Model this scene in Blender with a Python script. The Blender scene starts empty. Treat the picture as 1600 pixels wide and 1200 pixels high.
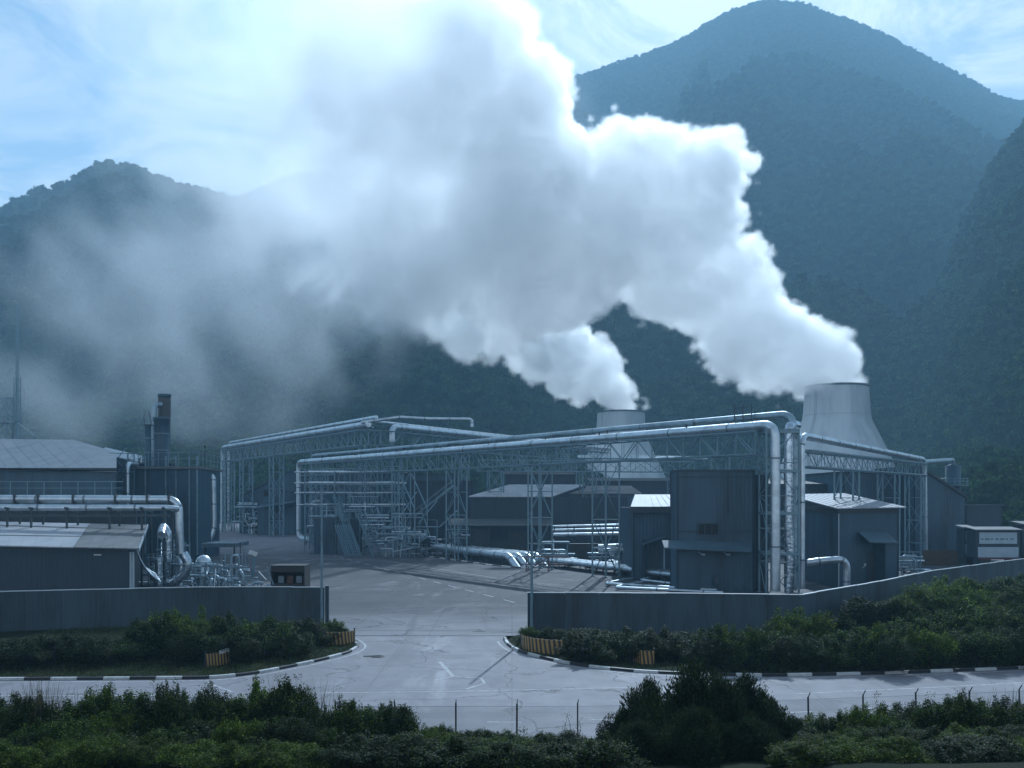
import bpy, math, random
import numpy as np
from mathutils import Vector, Matrix

scene = bpy.context.scene
COL = scene.collection
F = 1500.0          # focal length in pixels of the 1600 px wide photograph
HZ = 776.0          # horizon row
EYE = 10.0          # camera height, metres

# ------------------------------------------------------------------ camera
cam = bpy.data.cameras.new('camera')
cam_o = bpy.data.objects.new('camera', cam)
COL.objects.link(cam_o)
cam_o.location = (0, 0, EYE)
cam_o.rotation_euler = (math.pi / 2, 0, 0)
cam.sensor_width = 36
cam.lens = 36 * F / 1600
cam.shift_y = (HZ - 600) / 1600
cam.clip_start = 0.5
cam.clip_end = 9000
scene.camera = cam_o

# ------------------------------------------------------------------ sky, sun, exposure
SUN_EL = math.radians(34)
SUN_AZ = math.radians(11.5)        # measured from +Y towards +X
world = bpy.data.worlds.new('World')
scene.world = world
world.use_nodes = True
wt = world.node_tree
wn, wl = wt.nodes.new, wt.links.new
sky = wn('ShaderNodeTexSky')
sky.sky_type = 'NISHITA'
sky.sun_disc = False
sky.sun_elevation = SUN_EL
sky.sun_rotation = SUN_AZ
sky.dust_density = 0.3
sky.air_density = 1.3
sky.ozone_density = 2.5
bg = wt.nodes['Background']
bg.inputs[1].default_value = 0.078
geo = wn('ShaderNodeTexCoord')
sepz = wn('ShaderNodeSeparateXYZ')
wl(geo.outputs['Generated'], sepz.inputs[0])
mz = wn('ShaderNodeMath'); mz.operation = 'MAXIMUM'; mz.inputs[1].default_value = 0.0
wl(sepz.outputs['Z'], mz.inputs[0])
az_ = wn('ShaderNodeMath'); az_.operation = 'ADD'; az_.inputs[1].default_value = 0.18
wl(mz.outputs[0], az_.inputs[0])
dvx = wn('ShaderNodeVectorMath'); dvx.operation = 'DIVIDE'
cmb = wn('ShaderNodeCombineXYZ')
for k in range(3):
    wl(az_.outputs[0], cmb.inputs[k])
wl(geo.outputs['Generated'], dvx.inputs[0])
wl(cmb.outputs[0], dvx.inputs[1])
cn = wn('ShaderNodeTexNoise'); cn.inputs['Scale'].default_value = 3.4; cn.inputs['Detail'].default_value = 11
cn.inputs['Roughness'].default_value = 0.68; cn.inputs['Distortion'].default_value = 0.9
wl(dvx.outputs[0], cn.inputs['Vector'])
cr = wn('ShaderNodeValToRGB')
cr.color_ramp.elements[0].position = 0.40; cr.color_ramp.elements[0].color = (0.35, 0.35, 0.35, 1)
cr.color_ramp.elements[1].position = 0.56; cr.color_ramp.elements[1].color = (0.98, 0.98, 0.98, 1)
wl(cn.outputs['Fac'], cr.inputs[0])
cmix = wn('ShaderNodeMix'); cmix.data_type = 'RGBA'
wl(cr.outputs[0], cmix.inputs['Factor'])
wl(sky.outputs[0], cmix.inputs['A'])
bw = wn('ShaderNodeRGBToBW'); wl(sky.outputs[0], bw.inputs[0])
cl = wn('ShaderNodeMapRange'); cl.inputs['From Min'].default_value = 0.5; cl.inputs['From Max'].default_value = 9
cl.inputs['To Min'].default_value = 2.2; cl.inputs['To Max'].default_value = 19
wl(bw.outputs[0], cl.inputs['Value'])
cc = wn('ShaderNodeCombineXYZ')
for k, f_ in enumerate((1.10, .98, .92)):
    q_ = wn('ShaderNodeMath'); q_.operation = 'MULTIPLY'; q_.inputs[1].default_value = f_
    wl(cl.outputs[0], q_.inputs[0]); wl(q_.outputs[0], cc.inputs[k])
wl(cc.outputs[0], cmix.inputs['B'])                        # thin cloud lit by the sky round it
wl(cmix.outputs['Result'], bg.inputs[0])

sun = bpy.data.lights.new('sun', 'SUN')
sun.energy = 4.2
sun.angle = math.radians(0.5)
sun.color = (1.0, 0.95, 0.90)
sun_o = bpy.data.objects.new('sun', sun)
COL.objects.link(sun_o)
sd_ = Vector((math.sin(SUN_AZ) * math.cos(SUN_EL), math.cos(SUN_AZ) * math.cos(SUN_EL), math.sin(SUN_EL)))
sun_o.rotation_euler = sd_.to_track_quat('Z', 'Y').to_euler()
sun_o.location = (60, 20, 120)

vs = scene.view_settings
vs.view_transform = 'Standard'
vs.look = 'None'
vs.exposure = 0.25
vs.gamma = 1.0
vs.use_curve_mapping = False
vs.use_white_balance = True
vs.white_balance_temperature = 5020
vs.white_balance_tint = 0
cy = scene.cycles
cy.max_bounces = 18
cy.volume_bounces = 16
cy.diffuse_bounces = 3
cy.glossy_bounces = 3
cy.transparent_max_bounces = 8
cy.volume_step_rate = 1.6
cy.volume_max_steps = 300
cy.use_denoising = True
cy.sample_clamp_indirect = 6

# ------------------------------------------------------------------ helpers
def at(px, py, Y):
    """the point at depth Y behind photograph pixel px, py"""
    return Vector(((px - 800) * Y / F, Y, EYE - (py - HZ) * Y / F))

def onz(px, py, z=0.0):
    """the point at height z behind photograph pixel px, py"""
    Y = F * (EYE - z) / (py - HZ)
    return Vector(((px - 800) * Y / F, Y, z))

def tag(o, label=None, cat=None, group=None, kind=None):
    if label: o['label'] = label
    if cat: o['category'] = cat
    if group: o['group'] = group
    if kind: o['kind'] = kind
    return o

def empty(name, loc, label=None, cat=None, group=None):
    o = bpy.data.objects.new(name, None)
    COL.objects.link(o)
    o.location = loc
    o.empty_display_size = 0.5
    return tag(o, label, cat, group)

def link_mesh(name, me, parent=None, loc=(0, 0, 0)):
    o = bpy.data.objects.new(name, me)
    COL.objects.link(o)
    o.location = loc
    if parent is not None:
        o.parent = parent
    return o

class MB:
    """collects faces for one mesh"""
    def __init__(s):
        s.v = []; s.f = []; s.mi = []; s.sm = []
    def add(s, vs_, fs, mi=0, smooth=False):
        b = len(s.v)
        s.v += [tuple(v) for v in vs_]
        for f in fs:
            s.f.append([b + i for i in f]); s.mi.append(mi); s.sm.append(smooth)
        return s
    def quad(s, a, b, c, d, mi=0):
        return s.add([a, b, c, d], [(0, 1, 2, 3)], mi)
    def box(s, lo, hi, mi=0):
        x0, y0, z0 = lo; x1, y1, z1 = hi
        return s.add([(x0, y0, z0), (x1, y0, z0), (x1, y1, z0), (x0, y1, z0), (x0, y0, z1), (x1, y0, z1), (x1, y1, z1), (x0, y1, z1)],
                     [(0, 3, 2, 1), (4, 5, 6, 7), (0, 1, 5, 4), (1, 2, 6, 5), (2, 3, 7, 6), (3, 0, 4, 7)], mi)
    def prism(s, poly, z0, z1, mi=0):
        """a polygon of (x, y) or (x, y, extra) extruded from z0 to z1"""
        n = len(poly)
        lo = [(p[0], p[1], z0) for p in poly]
        hi = [(p[0], p[1], (z1[i] if isinstance(z1, (list, tuple)) else z1)) for i, p in enumerate(poly)]
        fs = [tuple(range(n - 1, -1, -1)), tuple(range(n, 2 * n))]
        fs += [(i, (i + 1) % n, n + (i + 1) % n, n + i) for i in range(n)]
        return s.add(lo + hi, fs, mi)
    def slab(s, pts, t, mi=0):
        """a sheet through 3D points with thickness t downwards"""
        n = len(pts)
        lo = [(p[0], p[1], p[2] - t) for p in pts]
        fs = [tuple(range(n)), tuple(range(2 * n - 1, n - 1, -1))]
        fs += [(i, n + i, n + (i + 1) % n, (i + 1) % n) for i in range(n)]
        return s.add([tuple(p) for p in pts] + lo, fs, mi)
    def bar(s, p, q, w, h=None, mi=0):
        p = Vector(p); q = Vector(q); d = (q - p)
        if d.length < 1e-6: return s
        m = d.to_track_quat('Z', 'Y').to_matrix()
        h = h or w
        a = m @ Vector((w / 2, 0, 0)); b = m @ Vector((0, h / 2, 0))
        vs_ = [p - a - b, p + a - b, p + a + b, p - a + b, q - a - b, q + a - b, q + a + b, q - a + b]
        return s.add(vs_, [(0, 3, 2, 1), (4, 5, 6, 7), (0, 1, 5, 4), (1, 2, 6, 5), (2, 3, 7, 6), (3, 0, 4, 7)], mi)
    def tube(s, pts, r, n=12, mi=0, cap=True):
        pts = [Vector(p) for p in pts]
        rr = r if isinstance(r, (list, tuple)) else [r] * len(pts)
        rings = []; up = None
        for i, p in enumerate(pts):
            t = (pts[min(i + 1, len(pts) - 1)] - pts[max(i - 1, 0)]).normalized()
            if up is None:
                up = Vector((0, 0, 1)) if abs(t.z) < 0.9 else Vector((0, 1, 0))
            x = t.cross(up)
            if x.length < 1e-4:
                x = t.cross(Vector((1, 0.3, 0)))
            x.normalize(); y = x.cross(t).normalized(); up = y
            rings.append([p + (x * math.cos(2 * math.pi * k / n) + y * math.sin(2 * math.pi * k / n)) * rr[i] for k in range(n)])
        vs_ = [v for rg in rings for v in rg]
        fs = []
        for i in range(len(pts) - 1):
            for k in range(n):
                a = i * n + k; b = i * n + (k + 1) % n
                fs.append((a, a + n, b + n, b))
        s.add(vs_, fs, mi, True)
        if cap:
            s.add(rings[0], [tuple(range(n))], mi)
            s.add(rings[-1], [tuple(range(n - 1, -1, -1))], mi)
        return s
    def lathe(s, prof, n=48, mi=0, c=(0, 0, 0)):
        vs_ = [(c[0] + r * math.cos(2 * math.pi * k / n), c[1] + r * math.sin(2 * math.pi * k / n), c[2] + z) for r, z in prof for k in range(n)]
        fs = [(i * n + k, i * n + (k + 1) % n, (i + 1) * n + (k + 1) % n, (i + 1) * n + k) for i in range(len(prof) - 1) for k in range(n)]
        return s.add(vs_, fs, mi, True)
    def mesh(s, name, mats, origin=(0, 0, 0)):
        me = bpy.data.meshes.new(name)
        o = Vector(origin)
        me.from_pydata([tuple(Vector(v) - o) for v in s.v], [], s.f)
        for m in (mats if isinstance(mats, (list, tuple)) else [mats]):
            me.materials.append(m)
        me.polygons.foreach_set('material_index', s.mi)
        me.polygons.foreach_set('use_smooth', s.sm)
        me.update()
        return me
    def build(s, name, mats, parent=None, loc=None):
        """vertices are in world coordinates; the object sits under its parent"""
        if parent is not None:
            return link_mesh(name, s.mesh(name, mats, parent.location if parent.parent is None else parent.location + parent.parent.location), parent)
        o = loc if loc is not None else (0, 0, 0)
        return link_mesh(name, s.mesh(name, mats, o), None, o)

def wloc(o):
    v = Vector(o.location)
    while o.parent is not None:
        o = o.parent; v = v + Vector(o.location)
    return v

_bars = {}
def bar(name, p, q, w, mat, parent, h=None):
    """a straight steel member; all of one material share a mesh"""
    k = mat.name
    if k not in _bars:
        _bars[k] = MB().box((-.5, -.5, -.5), (.5, .5, .5)).mesh('member', mat)
    p = Vector(p); q = Vector(q); d = q - p
    o = bpy.data.objects.new(name, _bars[k])
    COL.objects.link(o)
    o.parent = parent
    o.location = (p + q) / 2 - (wloc(parent) if parent is not None else Vector((0, 0, 0)))
    o.rotation_mode = 'QUATERNION'
    o.rotation_quaternion = d.to_track_quat('Z', 'Y')
    o.scale = (w, h or w, d.length)
    return o

def fillet(pts, R, n=6):
    """round the corners of a polyline"""
    pts = [Vector(p) for p in pts]
    out = [pts[0]]
    for i in range(1, len(pts) - 1):
        a = (pts[i - 1] - pts[i]); b = (pts[i + 1] - pts[i])
        L = min(R, a.length * .49, b.length * .49)
        a.normalize(); b.normalize()
        p0 = pts[i] + a * L; p2 = pts[i] + b * L
        for k in range(n + 1):
            t = k / n
            out.append(p0 * (1 - t) ** 2 + pts[i] * 2 * t * (1 - t) + p2 * t * t)
    out.append(pts[-1])
    return out

# ------------------------------------------------------------------ numpy noise
def vnoise(x, y, z, s, seed):
    r = np.random.default_rng(seed)
    T = 32
    g = r.random((T, T, T)).astype(np.float32)
    x = np.asarray(x, np.float32) / s; y = np.asarray(y, np.float32) / s; z = np.asarray(z, np.float32) / s
    xi = np.floor(x).astype(np.int32); yi = np.floor(y).astype(np.int32); zi = np.floor(z).astype(np.int32)
    fx = x - xi; fy = y - yi; fz = z - zi
    fx = fx * fx * (3 - 2 * fx); fy = fy * fy * (3 - 2 * fy); fz = fz * fz * (3 - 2 * fz)
    o = 0
    for a in (0, 1):
        for b in (0, 1):
            for c in (0, 1):
                o = o + g[(xi + a) % T, (yi + b) % T, (zi + c) % T] * (fx if a else 1 - fx) * (fy if b else 1 - fy) * (fz if c else 1 - fz)
    return o * 2 - 1

def cells(x, y, z, s, seed):
    """distance to the nearest of scattered cell centres, in cell units: round bulges with sharp creases"""
    r = np.random.default_rng(seed); T = 24
    g = (r.random((T, T, T, 3)).astype(np.float32) - .5) * .8 + .5
    x = x / s; y = y / s; z = z / s
    xi = np.floor(x - .5).astype(np.int32); yi = np.floor(y - .5).astype(np.int32); zi = np.floor(z - .5).astype(np.int32)
    best = np.full(x.shape, 9., np.float32)
    for a in (0, 1):
        for b in (0, 1):
            for c in (0, 1):
                j = g[(xi + a) % T, (yi + b) % T, (zi + c) % T]
                d = (x - xi - a - j[..., 0]) ** 2 + (y - yi - b - j[..., 1]) ** 2 + (z - zi - c - j[..., 2]) ** 2
                best = np.minimum(best, d)
    return np.sqrt(best)

def fbm(x, y, s, seed, octs=4, rough=0.5):
    o = 0; a = 1
    for k in range(octs):
        o = o + vnoise(x, y, np.zeros_like(x) + 3.7, s / 2 ** k, seed + k) * a
        a *= rough
    return o

def np_mesh(name, V, Fq, mats, smooth=True):
    me = bpy.data.meshes.new(name)
    V = np.asarray(V, np.float32); Fq = np.asarray(Fq, np.int32)
    k = Fq.shape[1]
    me.vertices.add(len(V)); me.vertices.foreach_set('co', V.ravel())
    me.loops.add(Fq.size); me.loops.foreach_set('vertex_index', Fq.ravel())
    me.polygons.add(len(Fq))
    me.polygons.foreach_set('loop_start', np.arange(0, Fq.size, k, dtype=np.int32))
    me.polygons.foreach_set('loop_total', np.full(len(Fq), k, np.int32))
    me.polygons.foreach_set('use_smooth', np.full(len(Fq), smooth, bool))
    for m in (mats if isinstance(mats, (list, tuple)) else [mats]):
        me.materials.append(m)
    me.update(calc_edges=True)
    return me

# ------------------------------------------------------------------ materials
def new_mat(name):
    m = bpy.data.materials.new(name)
    m.use_nodes = True
    return m, m.node_tree, m.node_tree.nodes['Principled BSDF']

def surf(name, c1, c2, scale=1.0, rough=0.6, metal=0.0, bump=0.0, bscale=None, stretch=(1, 1, 1), c3=None, s3=0.15, spec=0.5, detail=6, obj=True, lo=.35, hi=.65, vary=0.0):
    """two colours mixed by noise, an optional third one in large patches, bump"""
    m, nt, b = new_mat(name)
    n, l = nt.nodes.new, nt.links.new
    tc = n('ShaderNodeTexCoord')
    mp = n('ShaderNodeMapping'); mp.inputs['Scale'].default_value = stretch
    l(tc.outputs['Object'], mp.inputs[0])
    no = n('ShaderNodeTexNoise'); no.inputs['Scale'].default_value = scale; no.inputs['Detail'].default_value = detail
    no.inputs['Roughness'].default_value = 0.6
    l(mp.outputs[0], no.inputs['Vector'])
    rp = n('ShaderNodeMapRange'); rp.inputs['From Min'].default_value = lo; rp.inputs['From Max'].default_value = hi
    l(no.outputs['Fac'], rp.inputs['Value'])
    mx = n('ShaderNodeMix'); mx.data_type = 'RGBA'
    mx.inputs['A'].default_value = (*c1, 1); mx.inputs['B'].default_value = (*c2, 1)
    l(rp.outputs[0], mx.inputs['Factor'])
    out = mx.outputs['Result']
    if c3 is not None:
        n3 = n('ShaderNodeTexNoise'); n3.inputs['Scale'].default_value = s3; n3.inputs['Detail'].default_value = 7
        n3.inputs['Roughness'].default_value = .65
        l(mp.outputs[0], n3.inputs['Vector'])
        r3 = n('ShaderNodeMapRange'); r3.inputs['From Min'].default_value = .5; r3.inputs['From Max'].default_value = .66
        l(n3.outputs['Fac'], r3.inputs['Value'])
        m3 = n('ShaderNodeMix'); m3.data_type = 'RGBA'
        l(r3.outputs[0], m3.inputs['Factor']); l(out, m3.inputs['A']); m3.inputs['B'].default_value = (*c3, 1)
        out = m3.outputs['Result']
    if vary:
        oi = n('ShaderNodeObjectInfo'); vr = n('ShaderNodeMapRange'); vr.inputs['To Min'].default_value = 1 - vary; vr.inputs['To Max'].default_value = 1 + vary
        l(oi.outputs['Random'], vr.inputs['Value'])
        hs = n('ShaderNodeHueSaturation'); l(vr.outputs[0], hs.inputs['Value']); l(out, hs.inputs['Color']); out = hs.outputs[0]
    l(out, b.inputs['Base Color'])
    b.inputs['Roughness'].default_value = rough
    b.inputs['Metallic'].default_value = metal
    b.inputs['Specular IOR Level'].default_value = spec
    if bump:
        nb = n('ShaderNodeTexNoise'); nb.inputs['Scale'].default_value = bscale or scale * 4; nb.inputs['Detail'].default_value = 6
        l(mp.outputs[0], nb.inputs['Vector'])
        bp = n('ShaderNodeBump'); bp.inputs['Strength'].default_value = bump; bp.inputs['Distance'].default_value = 0.05
        l(nb.outputs['Fac'], bp.inputs['Height']); l(bp.outputs[0], b.inputs['Normal'])
    return m

M = {}
M['clad'] = surf('blue_grey_cladding', (.050, .094, .134), (.037, .072, .105), .8, .55, bump=.15, bscale=3, stretch=(1, 1, .18), c3=(.026, .046, .064), s3=.35, vary=.15)
M['clad_dark'] = surf('dark_cladding', (.026, .045, .065), (.020, .035, .052), .5, .6, bump=.15, bscale=3, stretch=(1, 1, .25))
M['clad_pale'] = surf('pale_cladding', (.085, .13, .165), (.065, .10, .13), .5, .6, stretch=(1, 1, .3), c3=(.05, .075, .095))
M['trim'] = surf('dark_trim', (.03, .04, .05), (.045, .055, .065), 2, .6)
M['white_trim'] = surf('pale_trim', (.36, .42, .46), (.28, .34, .38), 2, .5)
M['roof_light'] = surf('weathered_light_roof', (.40, .41, .43), (.32, .335, .36), .8, .6, c3=(.22, .23, .25), s3=.12, stretch=(1, .3, 1), bump=.1, spec=.2)
M['roof_grey'] = surf('weathered_grey_roof', (.15, .155, .16), (.10, .105, .11), .9, .7, c3=(.075, .08, .08), s3=.3, bump=.2, stretch=(1, .4, 1))
M['roof_dark'] = surf('dark_roof', (.05, .06, .065), (.035, .042, .05), .9, .7)
M['steel'] = surf('painted_steel', (.19, .27, .32), (.13, .20, .24), 1.3, .45, metal=.25, c3=(.10, .13, .14), s3=.5)
M['steel_dark'] = surf('dark_steel', (.05, .065, .075), (.035, .045, .055), 1.5, .5, metal=.3)
M['pipe'] = surf('aluminium_pipe_jacket', (.60, .66, .70), (.46, .52, .57), 1.2, .36, metal=.8, bump=.35, bscale=1.6, c3=(.34, .38, .41), s3=.35)
M['pipe_dull'] = surf('dull_pipe_jacket', (.33, .41, .46), (.24, .31, .36), 1.0, .42, metal=.6, bump=.35, bscale=1.4, c3=(.18, .23, .27), s3=.3)
M['foil'] = surf('crumpled_foil_jacket', (.52, .58, .64), (.28, .34, .40), 2.0, .25, metal=.9, bump=1.0, bscale=3.0)
M['band'] = surf('pipe_band', (.20, .24, .27), (.14, .17, .2), 2, .5, metal=.5)
M['rust'] = surf('rusty_steel', (.12, .05, .03), (.07, .04, .03), 2, .8)
M['rustbox'] = surf('rusty_dark_box', (.026, .024, .023), (.02, .02, .022), 1.4, .8)
M['glass'] = surf('dark_glass', (.012, .017, .022), (.014, .020, .026), 1, .35, spec=.2)
M['black'] = surf('black_paint', (.015, .015, .018), (.03, .03, .034), 3, .5)
M['white'] = surf('white_paint', (.62, .62, .60), (.45, .46, .45), 3, .6)
M['yellow'] = surf('faded_yellow_paint', (.42, .26, .06), (.30, .18, .05), 3, .6)
M['stripe_black'] = surf('stripe_black', (.03, .03, .03), (.05, .045, .04), 3, .6)
M['fan'] = surf('cooling_tower_shell', (.54, .57, .59), (.45, .48, .50), .10, .7, c3=(.30, .33, .35), s3=.06, stretch=(1, 1, .12), bump=.1)
M['fan_dark'] = surf('tower_inside', (.10, .11, .12), (.07, .08, .09), .2, .8)
M['wall'] = surf('boundary_wall_sheet', (.050, .076, .098), (.036, .056, .075), .9, .6, c3=(.026, .036, .044), s3=.5, stretch=(1, 1, .22), bump=.2, bscale=4, vary=.2)
M['cap'] = surf('wall_cap', (.42, .47, .50), (.33, .38, .41), 2, .5)
M['bark'] = surf('bark', (.06, .045, .035), (.04, .03, .025), 4, .9)
M['sooty'] = surf('sooty_flue_top', (.080, .072, .068), (.062, .060, .060), 1, .8)
M['brown'] = surf('brown_brick', (.12, .085, .05), (.08, .06, .04), 2, .85)
M['banner'] = surf('pale_banner', (.42, .50, .56), (.34, .42, .48), .8, .6)
M['banner_blue'] = surf('blue_banner', (.03, .10, .22), (.04, .12, .24), 1, .6)
M['red'] = surf('red_paint', (.13, .045, .04), (.10, .04, .04), 2, .6)
M['soil'] = surf('soil', (.022, .028, .015), (.014, .018, .010), .8, .95, c3=(.035, .034, .022), s3=.2, bump=.6, bscale=3, spec=.05)

def concrete(name, base, dark, light, joints, crack=True, dust_and_sun=None):
    """worn concrete paving: mottled, stained, with joints and fine cracks"""
    m, nt, b = new_mat(name)
    n, l = nt.nodes.new, nt.links.new
    tc = n('ShaderNodeTexCoord')
    def noise(scale, det=7, rough=.62, stretch=(1, 1, 1), dist=0):
        mp = n('ShaderNodeMapping'); mp.inputs['Scale'].default_value = stretch
        l(tc.outputs['Object'], mp.inputs[0])
        x = n('ShaderNodeTexNoise'); x.inputs['Scale'].default_value = scale; x.inputs['Detail'].default_value = det
        x.inputs['Roughness'].default_value = rough; x.inputs['Distortion'].default_value = dist
        l(mp.outputs[0], x.inputs['Vector']); return x.outputs['Fac']
    def rng(v, a, c):
        r = n('ShaderNodeMapRange'); r.inputs['From Min'].default_value = a; r.inputs['From Max'].default_value = c
        l(v, r.inputs['Value']); return r.outputs[0]
    def mix(f, a, c, mul=1.0):
        x = n('ShaderNodeMix'); x.data_type = 'RGBA'
        if mul != 1.0:
            mm = n('ShaderNodeMath'); mm.operation = 'MULTIPLY'; mm.inputs[1].default_value = mul; l(f, mm.inputs[0]); f = mm.outputs[0]
        l(f, x.inputs['Factor'])
        for s_, v in (('A', a), ('B', c)):
            if isinstance(v, tuple): x.inputs[s_].default_value = (*v, 1)
            else: l(v, x.inputs[s_])
        return x.outputs['Result']
    c = mix(rng(noise(.9), .35, .65), base, tuple(v * .84 for v in base))
    c = mix(rng(noise(.10, stretch=(1, .5, 1), dist=.6), .48, .64), c, dark, .75)
    c = mix(rng(noise(.17, stretch=(1, .35, 1), dist=1.2), .56, .72), c, light, .8)
    c = mix(rng(noise(.45, 9, .7, dist=1.5), .60, .70), c, tuple(v * .5 for v in base), .75)
    if dust_and_sun:
        # pale towards the gate: dust, plus sunlit ground before the steam shadow painted in
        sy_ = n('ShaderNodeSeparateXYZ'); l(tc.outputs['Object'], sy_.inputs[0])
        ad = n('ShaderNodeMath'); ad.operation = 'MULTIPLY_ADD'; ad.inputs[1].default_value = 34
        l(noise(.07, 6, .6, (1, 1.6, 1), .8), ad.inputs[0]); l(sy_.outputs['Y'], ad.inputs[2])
        c = mix(rng(ad.outputs[0], dust_and_sun[1], dust_and_sun[0]), c, light, .85)
        bk = n('ShaderNodeMapRange'); bk.inputs['From Min'].default_value = 205; bk.inputs['From Max'].default_value = 165  # paler far back: sunlit ground beyond the steam shadow, put into the colour
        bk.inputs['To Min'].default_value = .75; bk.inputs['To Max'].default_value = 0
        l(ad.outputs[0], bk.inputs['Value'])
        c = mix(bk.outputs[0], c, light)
    # expansion joints
    sp = n('ShaderNodeSeparateXYZ'); l(tc.outputs['Object'], sp.inputs[0])
    for ax_, step in (('X', joints[0]), ('Y', joints[1])):
        w = n('ShaderNodeMath'); w.operation = 'PINGPONG'; w.inputs[1].default_value = step / 2
        l(sp.outputs[ax_], w.inputs[0])
        r = n('ShaderNodeMapRange'); r.inputs['From Min'].default_value = 0.05; r.inputs['From Max'].default_value = 0.0
        l(w.outputs[0], r.inputs['Value'])
        c = mix(r.outputs[0], c, tuple(v * .45 for v in base), .55)
    if crack:
        mp = n('ShaderNodeVectorMath'); mp.operation = 'ADD'
        dn = n('ShaderNodeTexNoise'); dn.inputs['Scale'].default_value = .35; dn.inputs['Detail'].default_value = 5
        l(tc.outputs['Object'], dn.inputs['Vector']); 
        sc_ = n('ShaderNodeVectorMath'); sc_.operation = 'SCALE'; sc_.inputs['Scale'].default_value = 4
        l(dn.outputs['Color'], sc_.inputs[0]); l(sc_.outputs[0], mp.inputs[0]); l(tc.outputs['Object'], mp.inputs[1])
        vo = n('ShaderNodeTexVoronoi'); vo.feature = 'DISTANCE_TO_EDGE'; vo.inputs['Scale'].default_value = .12
        l(mp.outputs[0], vo.inputs['Vector'])
        r = n('ShaderNodeMapRange'); r.inputs['From Min'].default_value = .010; r.inputs['From Max'].default_value = .002
        l(vo.outputs['Distance'], r.inputs['Value'])
        c = mix(r.outputs[0], c, tuple(v * .3 for v in base), .8)
        # tyre tracks: long dark smears, and dark oil spots
        c = mix(rng(noise(.55, 4, .5, (1, .06, 1), .8), .56, .68), c, tuple(v * .6 for v in base), .45)
        c = mix(rng(noise(.35, 3, .5, (.08, 1, 1), .8), .58, .66), c, tuple(v * .62 for v in base), .5)
        c = mix(rng(noise(1.1, 3, .5, dist=.5), .70, .76), c, tuple(v * .35 for v in base), .8)
    l(c, b.inputs['Base Color'])
    rr = n('ShaderNodeMapRange'); rr.inputs['To Min'].default_value = .62; rr.inputs['To Max'].default_value = .9
    l(noise(.4), rr.inputs['Value']); l(rr.outputs[0], b.inputs['Roughness'])
    b.inputs['Specular IOR Level'].default_value = .15 if dust_and_sun else .3
    bp = n('ShaderNodeBump'); bp.inputs['Strength'].default_value = .35; bp.inputs['Distance'].default_value = .02
    l(noise(9, 5), bp.inputs['Height']); l(bp.outputs[0], b.inputs['Normal'])
    return m
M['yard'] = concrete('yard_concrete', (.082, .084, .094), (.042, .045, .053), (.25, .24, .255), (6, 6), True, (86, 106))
M['road'] = concrete('road_concrete', (.25, .24, .26), (.165, .16, .175), (.37, .36, .375), (7.5, 40), True)
M['line'] = surf('worn_road_paint', (.50, .51, .52), (.27, .265, .28), 3.5, .8, lo=.38, hi=.62)

def leaf_mat(name, c1, c2, c3=None, trans=.35, rough=.6, spec=.08, spread=.3):
    m, nt, b = new_mat(name)
    n, l = nt.nodes.new, nt.links.new
    g = n('ShaderNodeNewGeometry')
    r = n('ShaderNodeValToRGB')
    e = r.color_ramp.elements
    e[0].position = 0; e[0].color = (*c1, 1); e[1].position = .8; e[1].color = (*c2, 1)
    if c3:
        x = e.new(.97); x.color = (*c3, 1)
    l(g.outputs['Random Per Island'], r.inputs[0])
    tc = n('ShaderNodeTexCoord'); no = n('ShaderNodeTexNoise'); no.inputs['Scale'].default_value = .9; no.inputs['Detail'].default_value = 3
    l(tc.outputs['Object'], no.inputs['Vector'])
    oi = n('ShaderNodeObjectInfo')
    hs = n('ShaderNodeHueSaturation')
    mr = n('ShaderNodeMapRange'); mr.inputs['From Min'].default_value = .3; mr.inputs['From Max'].default_value = .7
    mr.inputs['To Min'].default_value = .6; mr.inputs['To Max'].default_value = 1.35
    l(no.outputs['Fac'], mr.inputs['Value'])
    mo = n('ShaderNodeMapRange'); mo.inputs['To Min'].default_value = 1 - spread; mo.inputs['To Max'].default_value = 1 + spread
    l(oi.outputs['Random'], mo.inputs['Value'])
    mu = n('ShaderNodeMath'); mu.operation = 'MULTIPLY'; l(mr.outputs[0], mu.inputs[0]); l(mo.outputs[0], mu.inputs[1])
    l(mu.outputs[0], hs.inputs['Value']); l(r.outputs[0], hs.inputs['Color'])
    l(hs.outputs[0], b.inputs['Base Color'])
    b.inputs['Roughness'].default_value = rough
    b.inputs['Specular IOR Level'].default_value = spec
    if trans:
        t = n('ShaderNodeBsdfTranslucent'); l(hs.outputs[0], t.inputs['Color'])
        ms = n('ShaderNodeMixShader'); ms.inputs[0].default_value = trans
        l(b.outputs[0], ms.inputs[1]); l(t.outputs[0], ms.inputs[2])
        l(ms.outputs[0], nt.nodes['Material Output'].inputs['Surface'])
    return m
M['leaf'] = leaf_mat('shrub_leaves', (.012, .026, .006), (.038, .064, .012), (.19, .25, .05), .45)
M['leaf_bright'] = leaf_mat('bright_shrub_leaves', (.026, .048, .007), (.075, .115, .014), (.26, .32, .05), .55)
M['leaf_dark'] = leaf_mat('dark_conifer_leaves', (.012, .021, .009), (.028, .044, .016), (.065, .08, .025), .25)
M['leaf_dull'] = leaf_mat('dull_hedge_leaves', (.011, .020, .006), (.030, .044, .012), (.09, .12, .03), .3)
M['grass'] = leaf_mat('grass_blades', (.035, .052, .018), (.075, .095, .032), (.12, .12, .05), .25)
M['dry'] = leaf_mat('dry_grass_blades', (.05, .05, .03), (.10, .085, .05), (.14, .12, .07), .3)
M['canopy'] = leaf_mat('forest_leaves', (.020, .044, .015), (.044, .074, .023), (.070, .108, .034), .14, rough=.95, spec=.0, spread=.65)
M['hill'] = surf('forested_hill_ground', (.018, .034, .014), (.030, .050, .020), .05, .95, c3=(.036, .056, .022), s3=.01, bump=.6, bscale=.2, spec=.0)

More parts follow.
